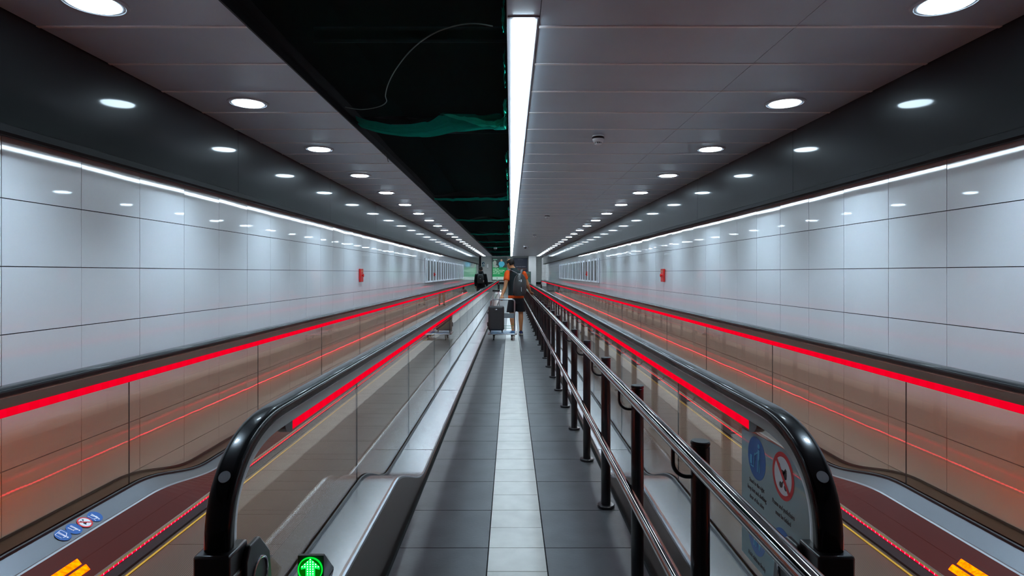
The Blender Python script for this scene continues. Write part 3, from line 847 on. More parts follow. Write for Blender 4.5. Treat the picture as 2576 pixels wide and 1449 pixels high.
# ------------------------------------------------------------------ railing between corridor and right walkway
RX, RZ, PX = .505, .932, .590
rl = thing('railing', 'chrome two-bar railing on dark posts beside the right walkway', 'railing')
def post_at(proto, y):
    p = proto.copy(); COL.objects.link(p); p.location.y = y
    for ch in proto.children: c = ch.copy(); COL.objects.link(c); c.parent = p
    return p
b = MB(); b.lathe((0, 0, 0), [(.029, .010), (.029, .912), (.0275, .9135), (.0275, .917), (.0298, .9185), (.0298, .926), (.027, .929), (.001, .929)], 36)
p0 = b.build('post', M_post, rl, smooth=True); p0.location = (PX, 1.855, 0)
b = MB(); b.lathe((0, 0, 0), [(.052, .0005), (.053, .004), (.053, .016), (.049, .020), (.029, .0205)], 40); b.build('base_flange', M_post, p0, smooth=True)
b = MB(); q = []
for k in range(13):
    a = PI+ (PI/2)*k/12
    q.append((RX-PX+.045+.045*math.cos(a), 0, .862+.045*math.sin(a)))
b.tube([(RX-PX, 0, RZ-.018)]+q+[(-.026, 0, .817)], .0065, 10); b.build('upper_bracket', M_post, p0, smooth=True)
b = MB(); b.tube([(RX-PX, 0, .515), (RX-PX+.0, 0, .480), (RX-PX+.012, 0, .462), (-.026, 0, .460)], .0065, 10); b.build('lower_bracket', M_post, p0, smooth=True)
npost = 46
for k in range(1, npost): post_at(p0, 1.855+.92*k)
q0 = post_at(p0, .935); q0 = post_at(p0, .015)
b = MB(); b.cyl((RX, -.6, RZ), (RX, 43.6, RZ), .0225, 32); o = b.build('top_rail', M_chrome, rl, smooth=True); o['label'] = 'polished upper rail'
b = MB(); b.cyl((RX, -.6, .515), (RX, 43.6, .515), .0205, 32); o = b.build('lower_rail', M_chrome, rl, smooth=True); o['label'] = 'polished lower rail'

# ------------------------------------------------------------------ things on the walls
for s, side in ((-1, 'left'), (1, 'right')):
    X = CX+s*2.333
    t = thing('slatted_screen', 'row of white vertical slats over a dark panel on the %s wall' % side, 'wall screen', (X, 0, 0))
    ya, n = 16.05, 20; yb = ya+.65*(n-1)
    xa, xb = sorted((0, -s*.012)); MB().box(xa, xb, ya-.05, yb+.1, 1.235, 1.80).build('back_panel', M_sgrey, t)
    b = MB(); xa, xb = sorted((0, -s*.03)); b.box(xa, xb, ya-.1, yb+.15, 1.80, 1.85); b.box(xa, xb, ya-.1, yb+.15, 1.19, 1.235); b.box(xa, xb, ya-.16, ya-.1, 1.19, 1.85); b.box(xa, xb, yb+.15, yb+.2, 1.19, 1.85)
    b.build('frame', M_white, t)
    xa, xb = sorted((-s*.0305, -s*.058))
    sl = MB().box(xa, xb, -.022, .022, 1.20, 1.86).build('slat', M_white, t); sl.location.y = ya
    for k in range(1, n):
        c = sl.copy(); COL.objects.link(c); c.location.y = ya+.65*k
    # red call point on the screen
    yy = ya+.65*2 if s < 0 else ya+.65*3
    c = thing('call_point', 'small red call point on the %s slatted screen' % side, 'alarm button', (X-s*.0585, yy, 1.41))
    xa, xb = sorted((-s*.0005, -s*.03)); MB().box(xa, xb, -.02, .02, -.05, .05 if s < 0 else .09).build('body', M_red, c, bevel=.004)
    b = MB(); b.lathe((-s*.03, 0, 0), [(.018, 0), (.018, -s*.02), (.012, -s*.025)], 20, axis='x'); b.build('button', M_red, c, smooth=True)
    # red emergency box nearer the camera
    e = thing('emergency_stop_box', 'red emergency box with a round knob on the %s wall' % side, 'emergency switch', (X, 9.1 if s < 0 else 9.25, 1.415))
    xa, xb = sorted((0, -s*.026)); MB().box(xa, xb, -.085, .085, -.10, .10).build('body', M_red, e, bevel=.005)
    xa, xb = sorted((-s*.026, -s*.030)); MB().box(xa, xb, -.05, .05, .055, .075).build('label_plate', mat('orange_label', (.75, .25, .1), rough=.4), e)
    b = MB(); b.lathe((-s*.026, 0, .0), [(.014, 0), (.014, -s*.014), (.024, -s*.016), (.024, -s*.026), (.018, -s*.030)], 24, axis='x'); b.build('knob', M_red, e, smooth=True)

# ------------------------------------------------------------------ end wall: posters, signs
YW = 52.335
def P2(x, y, Y): return ((x-1284.5)*Y/1500, 1.45-(y-687)*Y/1500)
def wallpiece(name, x0, x1, z0, z1, y0, y1, m, parent): return MB().box(x0, x1, y0, y1, z0, z1).build(name, m, parent)
def W(y, z=0): return Matrix(((1, 0, 0, 0), (0, 0, -1, 0), (0, 1, 0, 0), (0, 0, 0, 1)))
pc = thing('advertising_poster', 'tall framed poster with a photo above a green panel of white text', 'poster', (-.97, YW, 0))
wallpiece('frame', -.69, .69, .80, 2.83, -.03, .04, mat('poster_frame', (.12, .16, .14), rough=.4), pc)
E = .55
def pm(name, col, e=E): return mat(name, col, rough=.4, emit=col, estr=e)  # prints given a faint glow of their own to brighten them
wallpiece('photo_panel', -.62, .62, 1.93, 2.77, -.034, -.03, pm('poster_dark', (.012, .022, .022)), pc)
art = MB(); art.ell((.18, -.035, 2.25), .26, .004, .24); art.ell((.16, -.035, 2.05), .16, .004, .09)
art.build('printed_shirt', pm('poster_cyan', (.04, .26, .38)), pc)
art = MB(); art.ell((.17, -.036, 2.56), .085, .004, .11); art.build('printed_face', pm('poster_skin', (.28, .18, .13)), pc)
art = MB(); art.ell((-.42, -.036, 2.33), .15, .004, .22); art.ell((-.32, -.036, 2.03), .2, .004, .10); art.build('printed_crowd', pm('poster_grey', (.18, .22, .20)), pc)
wallpiece('green_panel', -.62, .62, 1.12, 1.93, -.034, -.03, pm('poster_green', (.0, .17, .045)), pc)
wallpiece('footer_panel', -.62, .62, .87, 1.12, -.034, -.03, pm('poster_foot', (.28, .40, .36)), pc)
for k, tx in enumerate(("Let's do", 'Coffee morning', 'for cakes and', 'patch ups.')):
    text('lettering', tx, .155, pm('poster_text', (.45, .62, .52)), pc, Matrix.Translation((-.56, -.036, 1.78-.128*k)) @ W(0), extrude=.001)
art = MB(); art.box(-.56, -.20, -.037, -.034, 2.60, 2.68); art.box(-.60, -.45, -.0365, -.034, 1.95, 2.45); art.build('printed_banner', pm('poster_green2', (.10, .24, .17)), pc)
art = MB(); art.ell((.10, -.036, 1.99), .14, .004, .055); art.box(-.40, -.30, -.0365, -.034, 2.05, 2.20); art.build('printed_teal', pm('poster_teal', (.0, .22, .17)), pc)
art = MB(); art.box(-.56, .25, -.037, -.034, 1.305, 1.325); art.box(-.56, .55, -.037, -.034, 1.165, 1.185); art.build('small_print', pm('poster_small', (.10, .36, .20)), pc)
MB().box(-.25, -.18, -.037, -.034, .97, 1.04).build('footer_mark', M_print_k, pc)
pk = thing('advertising_poster', 'dark framed poster with faint brown lettering behind the man in orange', 'poster', (.86, YW, 0))
wallpiece('frame', -.66, .66, .80, 2.80, -.03, .04, mat('poster_frame2', (.16, .165, .19), rough=.4), pk)
wallpiece('print', -.59, .59, .87, 2.73, -.034, -.03, pm('poster_navy', (.006, .009, .020)), pk)
b = MB()
for q in range(5): b.box(-.20+.10*q-.018, -.20+.10*q+.018, -.037, -.034, 2.60, 2.65)
b.build('faint_marks', pm('poster_dim', (.06, .065, .07)), pk)
b = MB()
for x0_, x1_ in ((-.40, -.17), (-.13, .06), (.10, .46)): b.box(x0_, x1_, -.037, -.034, 1.99, 2.035)
b.build('faint_line', pm('poster_dim2', (.09, .09, .11)), pk)
b = MB(); b.ell((.43, -.035, 1.50), .09, .004, .11); b.build('printed_patch', pm('poster_warm', (.22, .13, .08)), pk)
text('lettering', 'GREATEST', .21, pm('poster_brown', (.11, .045, .02)), pk, Matrix.Translation((.06, -.036, 1.72)) @ W(0), extrude=.001, align='CENTER')
bs = thing('safety_sign', 'small blue and white sign on the end wall left of the green poster', 'sign', (-2.40, YW+.045, 0))
wallpiece('plate', -.13, .13, 2.02, 2.46, -.006, 0, mat('sign_plate', (.45, .62, .60), rough=.4), bs)
b = MB(); b.lathe((0, -.008, 2.30), [(.12, 0), (.12, -.002)], 28, axis='y'); b.build('blue_disc', mat('sign_blue', (.0, .06, .13), rough=.4), bs)
b = MB(); b.ell((.03, -.011, 2.27), .035, .001, .06); b.build('white_symbol', M_print_w, bs)
wallpiece('text_band', -.12, .12, 2.05, 2.12, -.010, -.006, mat('sign_blue', (0, 0, 0)), bs)
db = thing('wall_dispenser', 'small pale box on the end wall beside the blue sign', 'box', (-2.02, YW+.045, 0))
MB().box(-.075, .075, -.11, 0, 1.90, 2.24).build('housing', M_white, db, bevel=.02)
MB().box(-.05, .05, -.09, -.01, 1.865, 1.90).build('nozzle', M_sgrey, db)
st = thing('notice_stand', 'pale green notice board in a thin dark frame beyond the right walkway', 'sign', (1.39, 46.9, .06))
b = MB()
for xx in (-.2, .2): b.cyl((xx, 0, .0), (xx, 0, 1.50), .012)
b.cyl((-.2, 0, 1.5), (.2, 0, 1.5), .012); b.build('frame', M_post, st)
b = MB(); b.box(-.28, .28, -.12, .12, -.03, .012); b.build('foot', M_post, st)
MB().box(-.188, .188, -.008, .008, .62, 1.488).build('board', mat('board_green', (.30, .55, .50), rough=.5), st)
b = MB(); rg = [[(.0+(.085+.022*math.cos(a))*math.cos(t_), -.010, 1.22+(.13+.022*math.cos(a))*math.sin(t_)) if 0 else ((.075+.014*math.cos(a))*math.cos(t_), -.012+.003*math.sin(a), 1.20+(.13+.016*math.cos(a))*math.sin(t_)) for a in [2*PI*j/6 for j in range(6)]] for t_ in [2*PI*k/30 for k in range(30)]]
b.ring_loft(rg, False, True); b.prism([(-.055, 1.29), (-.04, 1.30), (.055, 1.11), (.04, 1.10)], 'y', -.013, -.009); b.build('orange_symbol', mat('orange_print', (.55, .20, .03), rough=.5), st)

# ------------------------------------------------------------------ luggage trolley and suitcase
M_tr = mat('trolley_metal', (.50, .52, .55), rough=.3, metal=.9)
tr = thing('luggage_trolley', 'grey flat luggage trolley with a blue deck and hoop handle, carrying the suitcase', 'luggage trolley', (-.175, 13.12, 0))
b = MB(); b.box(-.30, .30, -.31, .29, .125, .150); b.build('platform', M_tr, tr, bevel=.01)
b = MB(); rr = []
cor = [(-.27, -.28), (.27, -.28), (.27, .26), (-.27, .26)]
pts = []
for cx0, cy0, a0 in ((.26, -.27, -PI/2), (.26, .25, 0), (-.26, .25, PI/2), (-.26, -.27, PI)):
    for k in range(6): a = a0+PI/2*k/5; pts.append((cx0+.045*math.cos(a), cy0+.045*math.sin(a), .137))
pts.append(pts[0]); b.tube(pts, .014, 10); b.build('bumper', M_tr, tr, smooth=True)
MB().box(-.262, .262, -.272, .252, .1505, .158).build('blue_deck', mat('blue_deck', (.01, .13, .30), rough=.35), tr)
b = MB(); pts = [(-.265, .27, .15), (-.265, .27, .74)]+[(-.205-.06*math.cos(PI/2*k/8), .27, .80+.06*math.sin(PI/2*k/8)) for k in range(9)]+[(.205+.06*math.sin(PI/2*k/8), .27, .80+.06*math.cos(PI/2*k/8)) for k in range(9)]+[(.265, .27, .74), (.265, .27, .15)]
b.tube(pts, .0155, 12); hp = b.build('hoop_handle', M_tr, tr, smooth=True)
MB().box(-.25, .25, .258, .282, .44, .55).build('hoop_panel', mat('panel_grey', (.30, .33, .34), rough=.4), tr)
b = MB(); b.cyl((-.25, .27, .265), (.25, .27, .265), .005); b.cyl((-.25, .27, .215), (.25, .27, .215), .005); b.build('cross_wire', mat('green_wire', (.15, .45, .25), rough=.4), tr)
MB().box(.228, .246, .252, .258, .27, .33).build('tag', M_yellow, tr)
for (xx, yy) in ((-.19, -.22), (.20, -.22), (-.19, .20), (.20, .20)):
    b = MB(); b.lathe((xx-.014, yy, .05), [(.028, 0), (.05, .002), (.05, .026), (.028, .028)], 28, axis='x')
    w = b.build('caster', M_plastic, tr, smooth=True)
    MB().box(xx-.020, xx-.016, yy-.018, yy+.018, .05, .125).box(xx+.016, xx+.020, yy-.018, yy+.018, .05, .125).box(xx-.020, xx+.020, yy-.02, yy+.02, .105, .1245).build('caster_fork', M_post, w)
sc = thing('suitcase', 'dark grey hard-shell suitcase with raised telescopic handle, on the trolley', 'suitcase', (-.315, 13.02, .1585))
M_case = mat('case_shell', (.040, .038, .040), rough=.42, bump=.15, bscale=120)
b = MB(); b.box(-.172, .172, -.115, .105, .045, .575); b.build('shell', M_case, sc, bevel=.045, smooth=True, bseg=5)
b = MB(); pz = [(sx_*(.1295+.045*math.cos(a_)), .31+sz_*(.2225+.045*math.sin(a_))) for sx_, sz_, rg_ in ((1, 1, range(0, 7)), (-1, 1, range(6, -1, -1)), (-1, -1, range(0, 7)), (1, -1, range(6, -1, -1))) for a_ in [PI/2*q/6 for q in rg_]]; b.prism(pz, 'y', -.008, .004); b.build('zip_seam', M_plastic, sc)
b = MB(); pts = [(-.14+.28*k/14, -.1165, .46-.018*math.sin(PI*k/14)) for k in range(15)]; b.tube(pts, .0025, 6); b.build('moulded_line', M_plastic, sc)
b = MB(); b.ell((.0, -.117, .50), .026, .003, .009); b.build('badge', M_edge, sc, smooth=True)
b = MB()
for xx in (-.068, .068): b.cyl((xx, .07, .56), (xx, .07, .905), .0075, 12)
b.build('telescopic_tube', mat('pale_tube', (.72, .76, .80), rough=.25, metal=.6), sc, smooth=True)
b = MB(); b.box(-.085, .085, .05, .09, .885, .925); b.build('pull_grip', M_plastic, sc, bevel=.01)
MB().box(-.195, -.1725, -.03, .03, .13, .22).box(-.193, -.1725, -.03, .03, .40, .45).build('side_foot', M_plastic, sc, bevel=.006)
for xx in (-.13, .13):
    for yy in (-.075, .065):
        b = MB(); b.lathe((xx-.009, yy, .0225), [(.012, 0), (.0215, .001), (.0215, .017), (.012, .018)], 20, axis='x')
        b.box(xx-.014, xx+.014, yy-.016, yy+.016, .026, .05)
        b.build('wheel', M_plastic, sc, smooth=True)

# ------------------------------------------------------------------ people
M_skin = mat('skin', (.62, .27, .12), rough=.5)
M_skin2 = mat('skin_tan', (.42, .22, .13), rough=.5)
def remesh(o, v, sm=6):
    m = o.modifiers.new('remesh', 'REMESH'); m.mode = 'VOXEL'; m.voxel_size = v; m.use_smooth_shade = True
    if sm:
        c = o.modifiers.new('smooth', 'SMOOTH'); c.factor = .5; c.iterations = sm
def chain(b, pts):
    """rounded tapering limb; pts = [((x,y,z), rx[, ry])]"""
    P_ = [Vector(p[0]) for p in pts]; R_ = [(p[1], p[2] if len(p) > 2 else p[1]) for p in pts]
    d0 = (P_[0]-P_[1]).normalized(); d1 = (P_[-1]-P_[-2]).normalized()
    PP = [P_[0]+d0*min(R_[0])*.8, P_[0]+d0*min(R_[0])*.5]+P_+[P_[-1]+d1*min(R_[-1])*.5, P_[-1]+d1*min(R_[-1])*.8]
    RR = [(R_[0][0]*.35, R_[0][1]*.35), (R_[0][0]*.8, R_[0][1]*.8)]+R_+[(R_[-1][0]*.8, R_[-1][1]*.8), (R_[-1][0]*.35, R_[-1][1]*.35)]
    b.tube(PP, RR, 16)
def zrings(b, rings):
    """stack of horizontal ellipses (x, y, z, rx, ry)"""
    b.ring_loft([[(x+rx*math.cos(t), y+ry*math.sin(t), z) for t in [2*PI*k/24 for k in range(24)]] for x, y, z, rx, ry in rings])
def hand(b, wrist, direction, palm_n, curl, side, spread=1.):
    """palm, four fingers and a thumb. direction: to the fingertips; palm_n: out of the palm"""
    d = Vector(direction).normalized(); n = Vector(palm_n); n = (n-d*n.dot(d)).normalized(); a = d.cross(n).normalized()*side
    w = Vector(wrist)
    chain(b, [(w, .026, .020), (w+d*.03, .034, .017), (w+d*.085, .040, .015)])
    ln = [.072, .080, .074, .058]
    for k in range(4):
        base = w+d*(.088 if k in (1, 2) else .082)+a*(.030-.020*k)
        p = base; dd = d.copy(); pts = [(p, .0092)]
        for q, f in enumerate((.45, .32, .26)):
            ang = curl*(.6+.5*q)
            dd = (dd*math.cos(ang)+n*math.sin(ang)).normalized(); p = p+dd*ln[k]*f; pts.append((p, .0088-.0008*q))
        chain(b, pts)
    base = w+d*.03+a*.028
    t1 = (d*.6+a*.7+n*.35).normalized(); t2 = (d*.75+a*.25+n*.6).normalized()
    chain(b, [(base, .013), (base+t1*.035, .011), (base+t1*.035+t2*.033, .0095)])
def head(b, c, yaw, pitch, h=.115):
    M = Matrix.Rotation(yaw, 3, 'Z') @ Matrix.Rotation(-pitch, 3, 'X')
    C = Vector(c)
    def L(x, y, z): return C+M @ Vector((x, y, z))
    b.ell(C+M @ Vector((0, -.008, .02)), .078, .098, .100, M=M)
    b.ell(L(0, .025, -.045), .060, .066, .075, M=M)
    b.ell(L(0, .062, -.085), .030, .028, .026, M=M)
    chain(b, [(L(0, .088, .012), .009), (L(0, .108, -.022), .014)])
    b.ell(L(0, .090, -.056), .024, .010, .009, M=M)
    for q in (-1, 1):
        b.ell(L(q*.080, -.008, -.008), .011, .020, .034, M=M)
        b.ell(L(q*.032, .082, .022), .020, .010, .007, M=M)
    return M, L

# --- the man with the trolley
man = thing('person', 'man in an orange T-shirt, dark vest and black shorts walking away, pulling the trolley', 'person', (0, 13.9, 0))
LS, RS = (-.075, -.02, 1.435), (.300, -.01, 1.43)
LE, LWr, LH = (-.125, -.16, 1.125), (-.20, -.35, .925), (-.215, -.44, .862)
RE, RWr = (.400, .0, 1.175), (.462, .12, 1.005)
b = MB()
zrings(b, [(.125, 0, .82, .12, .09), (.125, 0, .88, .165, .115), (.122, 0, .98, .15, .11), (.12, 0, 1.08, .148, .105), (.118, 0, 1.2, .165, .115), (.115, -.005, 1.33, .185, .12), (.112, -.01, 1.42, .185, .105), (.11, -.01, 1.475, .13, .08), (.09, .0, 1.51, .07, .065)])
chain(b, [((.085, .0, 1.48), .062), ((.05, .03, 1.57), .056)])
for (p, q, r) in ((LS, LE, LWr), (RS, RE, RWr)):
    m1 = Vector(p).lerp(Vector(q), .45); m2 = Vector(q).lerp(Vector(r), .35)
    chain(b, [(p, .060), (m1, .050), (q, .041), (m2, .042), (r, .027, .024)])
hand(b, LWr, Vector((-.215, -.52, .868))-Vector(LWr), (0, -.1, -1), .85, 1)
hand(b, RWr, Vector((.500, .25, .975))-Vector(RWr), (.1, 0, -1), .35, -1)
hipL, kneeL, ankL = (.045, 0, .86), (.025, .03, .49), (.060, -.17, .105)
hipR, kneeR, ankR = (.205, 0, .86), (.240, .06, .50), (.238, .02, .10)
for (h_, k_, a_) in ((hipL, kneeL, ankL), (hipR, kneeR, ankR)):
    h_, k_, a_ = Vector(h_), Vector(k_), Vector(a_)
    chain(b, [(h_, .088), (h_.lerp(k_, .5), .073), (k_, .055), (k_.lerp(a_, .32)+Vector((0, -.014, 0)), .056), (k_.lerp(a_, .7), .042), (a_, .034), (a_-Vector((0, 0, .03)), .036)])
hM, hL = head(b, (-.005, .065, 1.665), math.radians(48), math.radians(24))
body = b.build('body', M_skin, man); remesh(body, .0085, 4)
# hair: a fringe around the back and sides, bald crown
def hair(name, c_L, M, keep, m, parent, rx=.082, ry=.103, rz=.104, off=(0, -.010, .02), th=.006):
    b = MB(); n, k = 40, 24; vs = []; fs = []
    for i in range(k+1):
        ph = -PI/2+PI*i/k
        for j in range(n):
            t = 2*PI*j/n
            vs.append(Vector((rx*math.cos(ph)*math.cos(t), ry*math.cos(ph)*math.sin(t), rz*math.sin(ph))))
    for i in range(k):
        for j in range(n):
            q = (i*n+j, i*n+(j+1) % n, (i+1)*n+(j+1) % n, (i+1)*n+j)
            c = sum((vs[x] for x in q), Vector())/4
            if keep(c): fs.append(q)
    b.add([c_L(*(v+Vector(off))) for v in vs], fs)
    o = b.build(name, m, parent, smooth=True)
    sd = o.modifiers.new('thick', 'SOLIDIFY'); sd.thickness = th; sd.offset = 0
    return o
M_hair = mat('dark_hair', (.018, .013, .011), rough=.7, spec=.2, bump=.08, bscale=90)
hair('hair', hL, hM, lambda c: (c.y < .045 and c.z > -.072 and c.z < .066+.25*max(0, -.045-c.y) and not (c.y > -.01 and c.z < -.02)), M_hair, man)
b = MB()
for q in (-1, 1):
    ring = [[hL(q*.033+(.024+.002*math.cos(a))*math.cos(t_), .104+.002*math.sin(a), .018+(.019+.002*math.cos(a))*math.sin(t_)) for a in [2*PI*j/6 for j in range(6)]] for t_ in [2*PI*k/18 for k in range(18)]]
    b.ring_loft(ring, False, True)
    b.tube([hL(q*.057, .103, .022), hL(q*.080, .05, .018), hL(q*.084, -.01, .012)], .0028, 6)
b.tube([hL(-.01, .106, .022), hL(.01, .106, .022)], .002, 6)
b.build('glasses', M_plastic, man, smooth=True)
# t-shirt
M_or = mat('orange_cotton', (1.0, .11, .004), rough=.8)
b = MB()
zrings(b, [(.125, 0, .868, .190, .142), (.125, 0, .90, .184, .138), (.12, 0, 1.05, .162, .120), (.118, 0, 1.2, .178, .128), (.115, -.005, 1.33, .196, .13), (.112, -.01, 1.42, .19, .112), (.11, -.01, 1.485, .13, .085)])
for (p, q) in ((LS, LE), (RS, RE)):
    p, q = Vector(p), Vector(q); e = p.lerp(q, .52)
    b.tube([p.lerp(q, -.22), p.lerp(q, -.08), p, p.lerp(q, .25), e], [.045, .066, .074, .071, .070], 18)
ts = b.build('t_shirt', M_or, man); remesh(ts, .011, 3)
# vest
M_vest = mat('dark_teal_quilt', (.003, .014, .017), rough=.7)
b = MB()
zrings(b, [(.122, 0, .930, .186, .142), (.121, 0, .96, .180, .138), (.12, 0, 1.08, .176, .136), (.118, 0, 1.2, .188, .143), (.118, -.005, 1.32, .198, .145), (.116, -.012, 1.41, .180, .132), (.112, -.012, 1.465, .155, .112), (.102, -.010, 1.50, .112, .098), (.085, .0, 1.53, .088, .086), (.066, .016, 1.572, .078, .078)])
vs_ = b.build('vest', M_vest, man); remesh(vs_, .011, 2)
# shorts
M_sh = mat('black_shorts', (.008, .012, .016), rough=.75)
b = MB()
zrings(b, [(.125, 0, .74, .175, .125), (.125, 0, .84, .182, .132), (.125, 0, .885, .176, .130)])
b.ring_loft([[(x+rx*math.cos(t), y+ry*math.sin(t), z) for t in [2*PI*k/20 for k in range(20)]] for x, y, z, rx, ry in ((.040, .0, .80, .10, .115), (.022, .01, .65, .106, .112), (.010, .02, .535, .110, .105))])
b.ring_loft([[(x+rx*math.cos(t), y+ry*math.sin(t), z) for t in [2*PI*k/20 for k in range(20)]] for x, y, z, rx, ry in ((.215, .0, .80, .10, .115), (.235, .02, .67, .104, .112), (.242, .04, .55, .104, .105))])
sh = b.build('shorts', M_sh, man); remesh(sh, .011, 2)
# shoes
def shoe(x, y, z, yaw, pitch, parent, m, toe=1.):
    t_ = Matrix.Translation((x, y, z)) @ Matrix.Rotation(yaw, 4, 'Z') @ Matrix.Rotation(pitch, 4, 'X')
    def ring(yy, w, z0, z1): return [t_ @ Vector((w*math.cos(a), yy, lerp(z0, z1, .5+.5*math.sin(a)))) for a in [2*PI*k/16 for k in range(16)]]
    b = MB(); b.ring_loft([ring(-.075, .016, .02, .06), ring(-.065, .034, .018, .085), ring(-.02, .042, .018, .10), ring(.03, .044, .018, .092), ring(.09, .047, .018, .065), ring(.15, .044, .018, .050), ring(.185, .026, .02, .040), ring(.195, .008, .024, .034)])
    sh_ = b.build('shoe', m, parent, smooth=True)
    prof = [(-.078, .018), (-.066, .035), (-.02, .043), (.04, .044), (.10, .050), (.15, .046), (.185, .030), (.20, .010)]
    pl = [(w, y_) for y_, w in prof]+[(-w, y_) for y_, w in prof[::-1]]
    b = MB(); n = len(pl)
    b.add([t_ @ Vector((u, v, 0)) for u, v in pl]+[t_ @ Vector((u, v, .024)) for u, v in pl], [tuple(range(n))[::-1], tuple(range(n, 2*n))]+[(i, (i+1) % n, n+(i+1) % n, n+i) for i in range(n)])
    b.build('sole', mat('pale_sole', (.50, .45, .38), rough=.6), sh_)
M_shoe = mat('navy_canvas', (.010, .018, .09), rough=.7)
shoe(.240, .01, .016, -.06, -.09, man, M_shoe)
shoe(.060, -.18, .0, .05, 0., man, M_shoe)
# backpack (worn, a thing of its own)
bp_ = thing('backpack', 'grey backpack with a glossy rounded shell worn by the man in orange', 'backpack', (.205, 13.9-.145, .93))
M_bp = mat('grey_pack', (.055, .052, .052), rough=.38, bump=.12, bscale=60)
b = MB()
R = [(0, .0, .10, .085), (.035, .0, .138, .088), (.12, -.012, .152, .10), (.25, -.02, .152, .108), (.36, -.015, .140, .098), (.44, -.005, .110, .08), (.495, .01, .065, .05), (.51, .015, .03, .03)]
b.ring_loft([[( .012*math.sin(z*3)+rx*abs(math.cos(t))**.8*(1 if math.cos(t) > 0 else -1), -.085+y+ry*math.sin(t), z) for t in [2*PI*k/32 for k in range(32)]] for z, y, rx, ry in R])
b.build('pack_shell', M_bp, bp_, smooth=True)
b = MB(); pts = [(.118*math.cos(t), -.150-.035*math.sin(PI*k/20), .27+.215*math.sin(t)) for k, t in [(k, PI*k/20) for k in range(21)]]
b.tube(pts, .004, 6); b.build('zip', M_plastic, bp_)
b = MB(); b.box(-.018, .006, -.2235, -.2195, .335, .36); b.box(.022, .048, -.222, -.217, .32, .375); b.build('white_mark', mat('mark_and_shine_white', (.85, .9, .95), rough=.3), bp_)  # two plain white patches on the pack
b = MB(); b.box(.034, .044, -.218, -.2105, .10, .20); b.build('shine_strip', mat('mark_and_shine_white', (0, 0, 0)), bp_)  # vertical shine on the shell, painted as a white strip
M_strap = mat('grey_strap', (.13, .125, .13), rough=.7)
b = MB(); b.tube([(-.03, -.085, .50), (-.09, -.06, .535), (-.165, -.015, .575), (-.205, .06, .585), (-.21, .20, .53), (-.20, .265, .40)], [(.026, .006)]*6, 10)
b.build('shoulder_strap', M_strap, bp_, smooth=True)
b = MB(); b.tube([(.03, -.085, .50), (.045, -.06, .545), (.05, .0, .600), (.055, .06, .600), (.06, .20, .53), (.05, .27, .40)], [(.026, .006)]*6, 10)
b.build('shoulder_strap', M_strap, bp_, smooth=True)

# --- the second person, farther up the left walkway
p2 = thing('person', 'person in a black hooded jacket and shorts riding the left walkway, seen from behind', 'person', (-1.325, 26.5, -.006))
b = MB()
zrings(b, [(0, 0, .85, .13, .10), (0, 0, .95, .15, .11), (0, 0, 1.1, .14, .105), (0, 0, 1.3, .18, .12), (0, 0, 1.40, .17, .10), (0, 0, 1.45, .09, .07)])
chain(b, [((0, 0, 1.43), .056), ((0, .01, 1.52), .052)])
L2 = [((-.19, 0, 1.37), (-.235, 0, 1.10), (-.225, .06, .88)), ((.19, 0, 1.37), (.255, -.02, 1.10), (.27, .05, .88))]
for p, q, r in L2:
    p, q, r = Vector(p), Vector(q), Vector(r)
    chain(b, [(p, .055), (p.lerp(q, .5), .046), (q, .04), (q.lerp(r, .4), .038), (r, .026)])
hand(b, L2[0][2], (0.02, .1, -1), (1, 0, 0), .3, 1); hand(b, L2[1][2], (-.02, .1, -1), (-1, 0, 0), .3, -1)
legs2 = [((-.085, 0, .86), (-.095, .02, .48), (-.105, -.03, .10)), ((.085, 0, .86), (.09, .05, .48), (.10, .02, .10))]
for h_, k_, a_ in legs2:
    h_, k_, a_ = Vector(h_), Vector(k_), Vector(a_)
    chain(b, [(h_, .085), (h_.lerp(k_, .5), .07), (k_, .052), (k_.lerp(a_, .32)+Vector((0, -.014, 0)), .054), (k_.lerp(a_, .7), .040), (a_, .033), (a_-Vector((0, 0, .03)), .034)])
h2M, h2L = head(b, (0, .02, 1.625), 0.1, .03)
bd = b.build('body', M_skin2, p2); remesh(bd, .0095, 4)
hair('hair', h2L, h2M, lambda c: (c.z > -.01 and not (c.y > .07 and c.z < .04)) or (c.y < -.02 and c.z > -.055), M_hair, p2, th=.008)
M_blk = mat('black_jacket', (.003, .0045, .005), rough=.9, spec=.2)
b = MB()
zrings(b, [(0, 0, .80, .195, .15), (0, 0, .90, .19, .145), (0, 0, 1.1, .185, .14), (0, 0, 1.28, .21, .15), (0, 0, 1.38, .20, .13), (0, -.01, 1.45, .13, .11), (0, -.02, 1.50, .11, .10), (0, -.02, 1.545, .10, .095)])
b.ell((0, -.075, 1.46), .12, .06, .075)
for p, q, r in L2:
    p, q, r = Vector(p), Vector(q), Vector(r)
    b.tube([p.lerp(q, -.18), p, p.lerp(q, .5), q, q.lerp(r, .5), q.lerp(r, .97)], [.06, .078, .070, .062, .055, .048], 16)
jk = b.build('hooded_jacket', M_blk, p2); remesh(jk, .014, 3)
b = MB()
zrings(b, [(0, 0, .72, .18, .13), (0, 0, .82, .18, .13), (0, 0, .88, .17, .125)])
for q in (-1, 1):
    b.ring_loft([[(x+rx*math.cos(t), y+rx*math.sin(t), z) for t in [2*PI*k/20 for k in range(20)]] for x, y, z, rx in ((q*.085, 0, .82, .10), (q*.092, .01, .70, .098), (q*.097, .02, .60, .098))])
s2 = b.build('shorts', mat('charcoal_shorts', (.010, .010, .011), rough=.8), p2); remesh(s2, .014, 2)
shoe(-.105, -.04, .0, .06, 0, p2, M_plastic); shoe(.10, .01, .0, -.06, 0, p2, M_plastic)
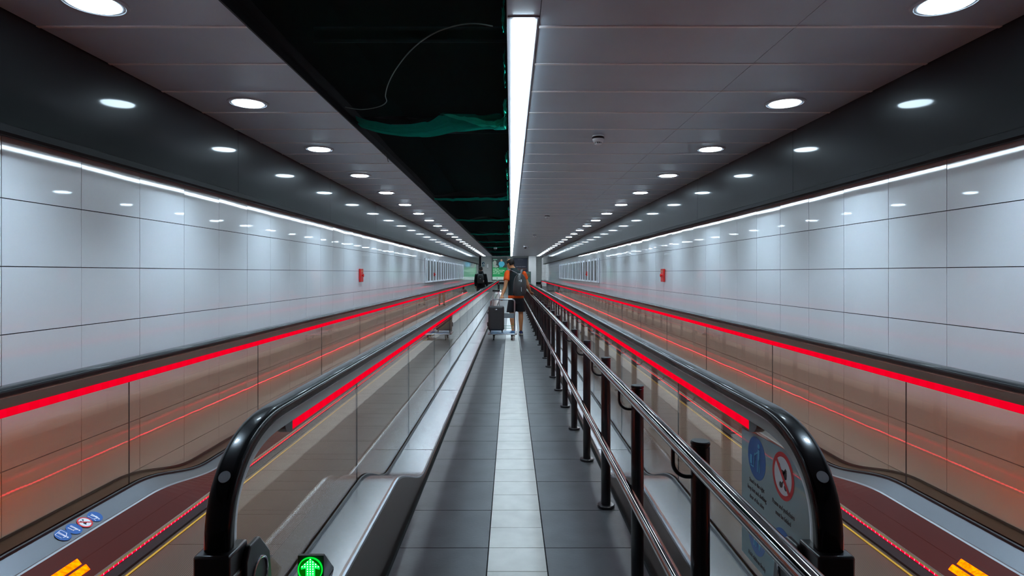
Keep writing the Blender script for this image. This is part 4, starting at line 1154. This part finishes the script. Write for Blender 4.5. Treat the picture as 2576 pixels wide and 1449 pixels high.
b2_ = thing('backpack', 'small black backpack on the back of the person in the hooded jacket', 'backpack', (-1.325, 26.5-.215, 1.0))
b = MB(); b.ring_loft([[(rx*math.cos(t), ry*math.sin(t), z) for t in [2*PI*k/24 for k in range(24)]] for z, rx, ry in ((0, .10, .06), (.03, .135, .08), (.2, .14, .09), (.32, .125, .085), (.39, .09, .06), (.41, .05, .04))])
b.build('pack_shell', mat('black_pack', (.004, .008, .007), rough=.6), b2_, smooth=True)
MB().box(-.02, .01, -.092, -.088, .19, .215).build('pack_highlight', M_print_w, b2_)  # small highlight on the pack, painted as a pale patch
MB().box(.11, .15, -.045, .0, .05, .14).build('side_bottle', mat('bottle_grey', (.30, .25, .22), rough=.4), b2_, bevel=.01)
b = MB()
for q in (-1, 1): b.tube([(q*.07, .03, .36), (q*.10, .07, .44), (q*.10, .16, .50), (q*.11, .27, .46), (q*.12, .37, .30)], [(.022, .006)]*5, 10)
b.build('shoulder_straps', mat('black_pack', (0, 0, 0)), b2_, smooth=True)

# ------------------------------------------------------------------ world and colour
w = bpy.data.worlds.new('dim_world'); S.world = w; w.use_nodes = True
w.node_tree.nodes['Background'].inputs[0].default_value = (.5, .6, .8, 1); w.node_tree.nodes['Background'].inputs[1].default_value = .02
S.view_settings.view_transform = 'Standard'; S.view_settings.look = 'None'; S.view_settings.gamma = 1; S.view_settings.use_curve_mapping = False
S.view_settings.exposure = 0.57
S.cycles.max_bounces = 7; S.cycles.transparent_max_bounces = 16; S.cycles.glossy_bounces = 4; S.cycles.diffuse_bounces = 3
S.cycles.caustics_reflective = False; S.cycles.caustics_refractive = False
S.cycles.sample_clamp_indirect = 6
S.cycles.use_light_tree = False
for nm in ('poster_dark', 'poster_cyan', 'poster_skin', 'poster_grey', 'poster_green', 'poster_foot', 'poster_text', 'poster_navy', 'poster_dim', 'poster_dim2', 'poster_brown', 'green_rim', 'dark_lens', 'led_white_green', 'lamp_diffuser'):
    if nm in MATS: MATS[nm].cycles.emission_sampling = 'NONE'
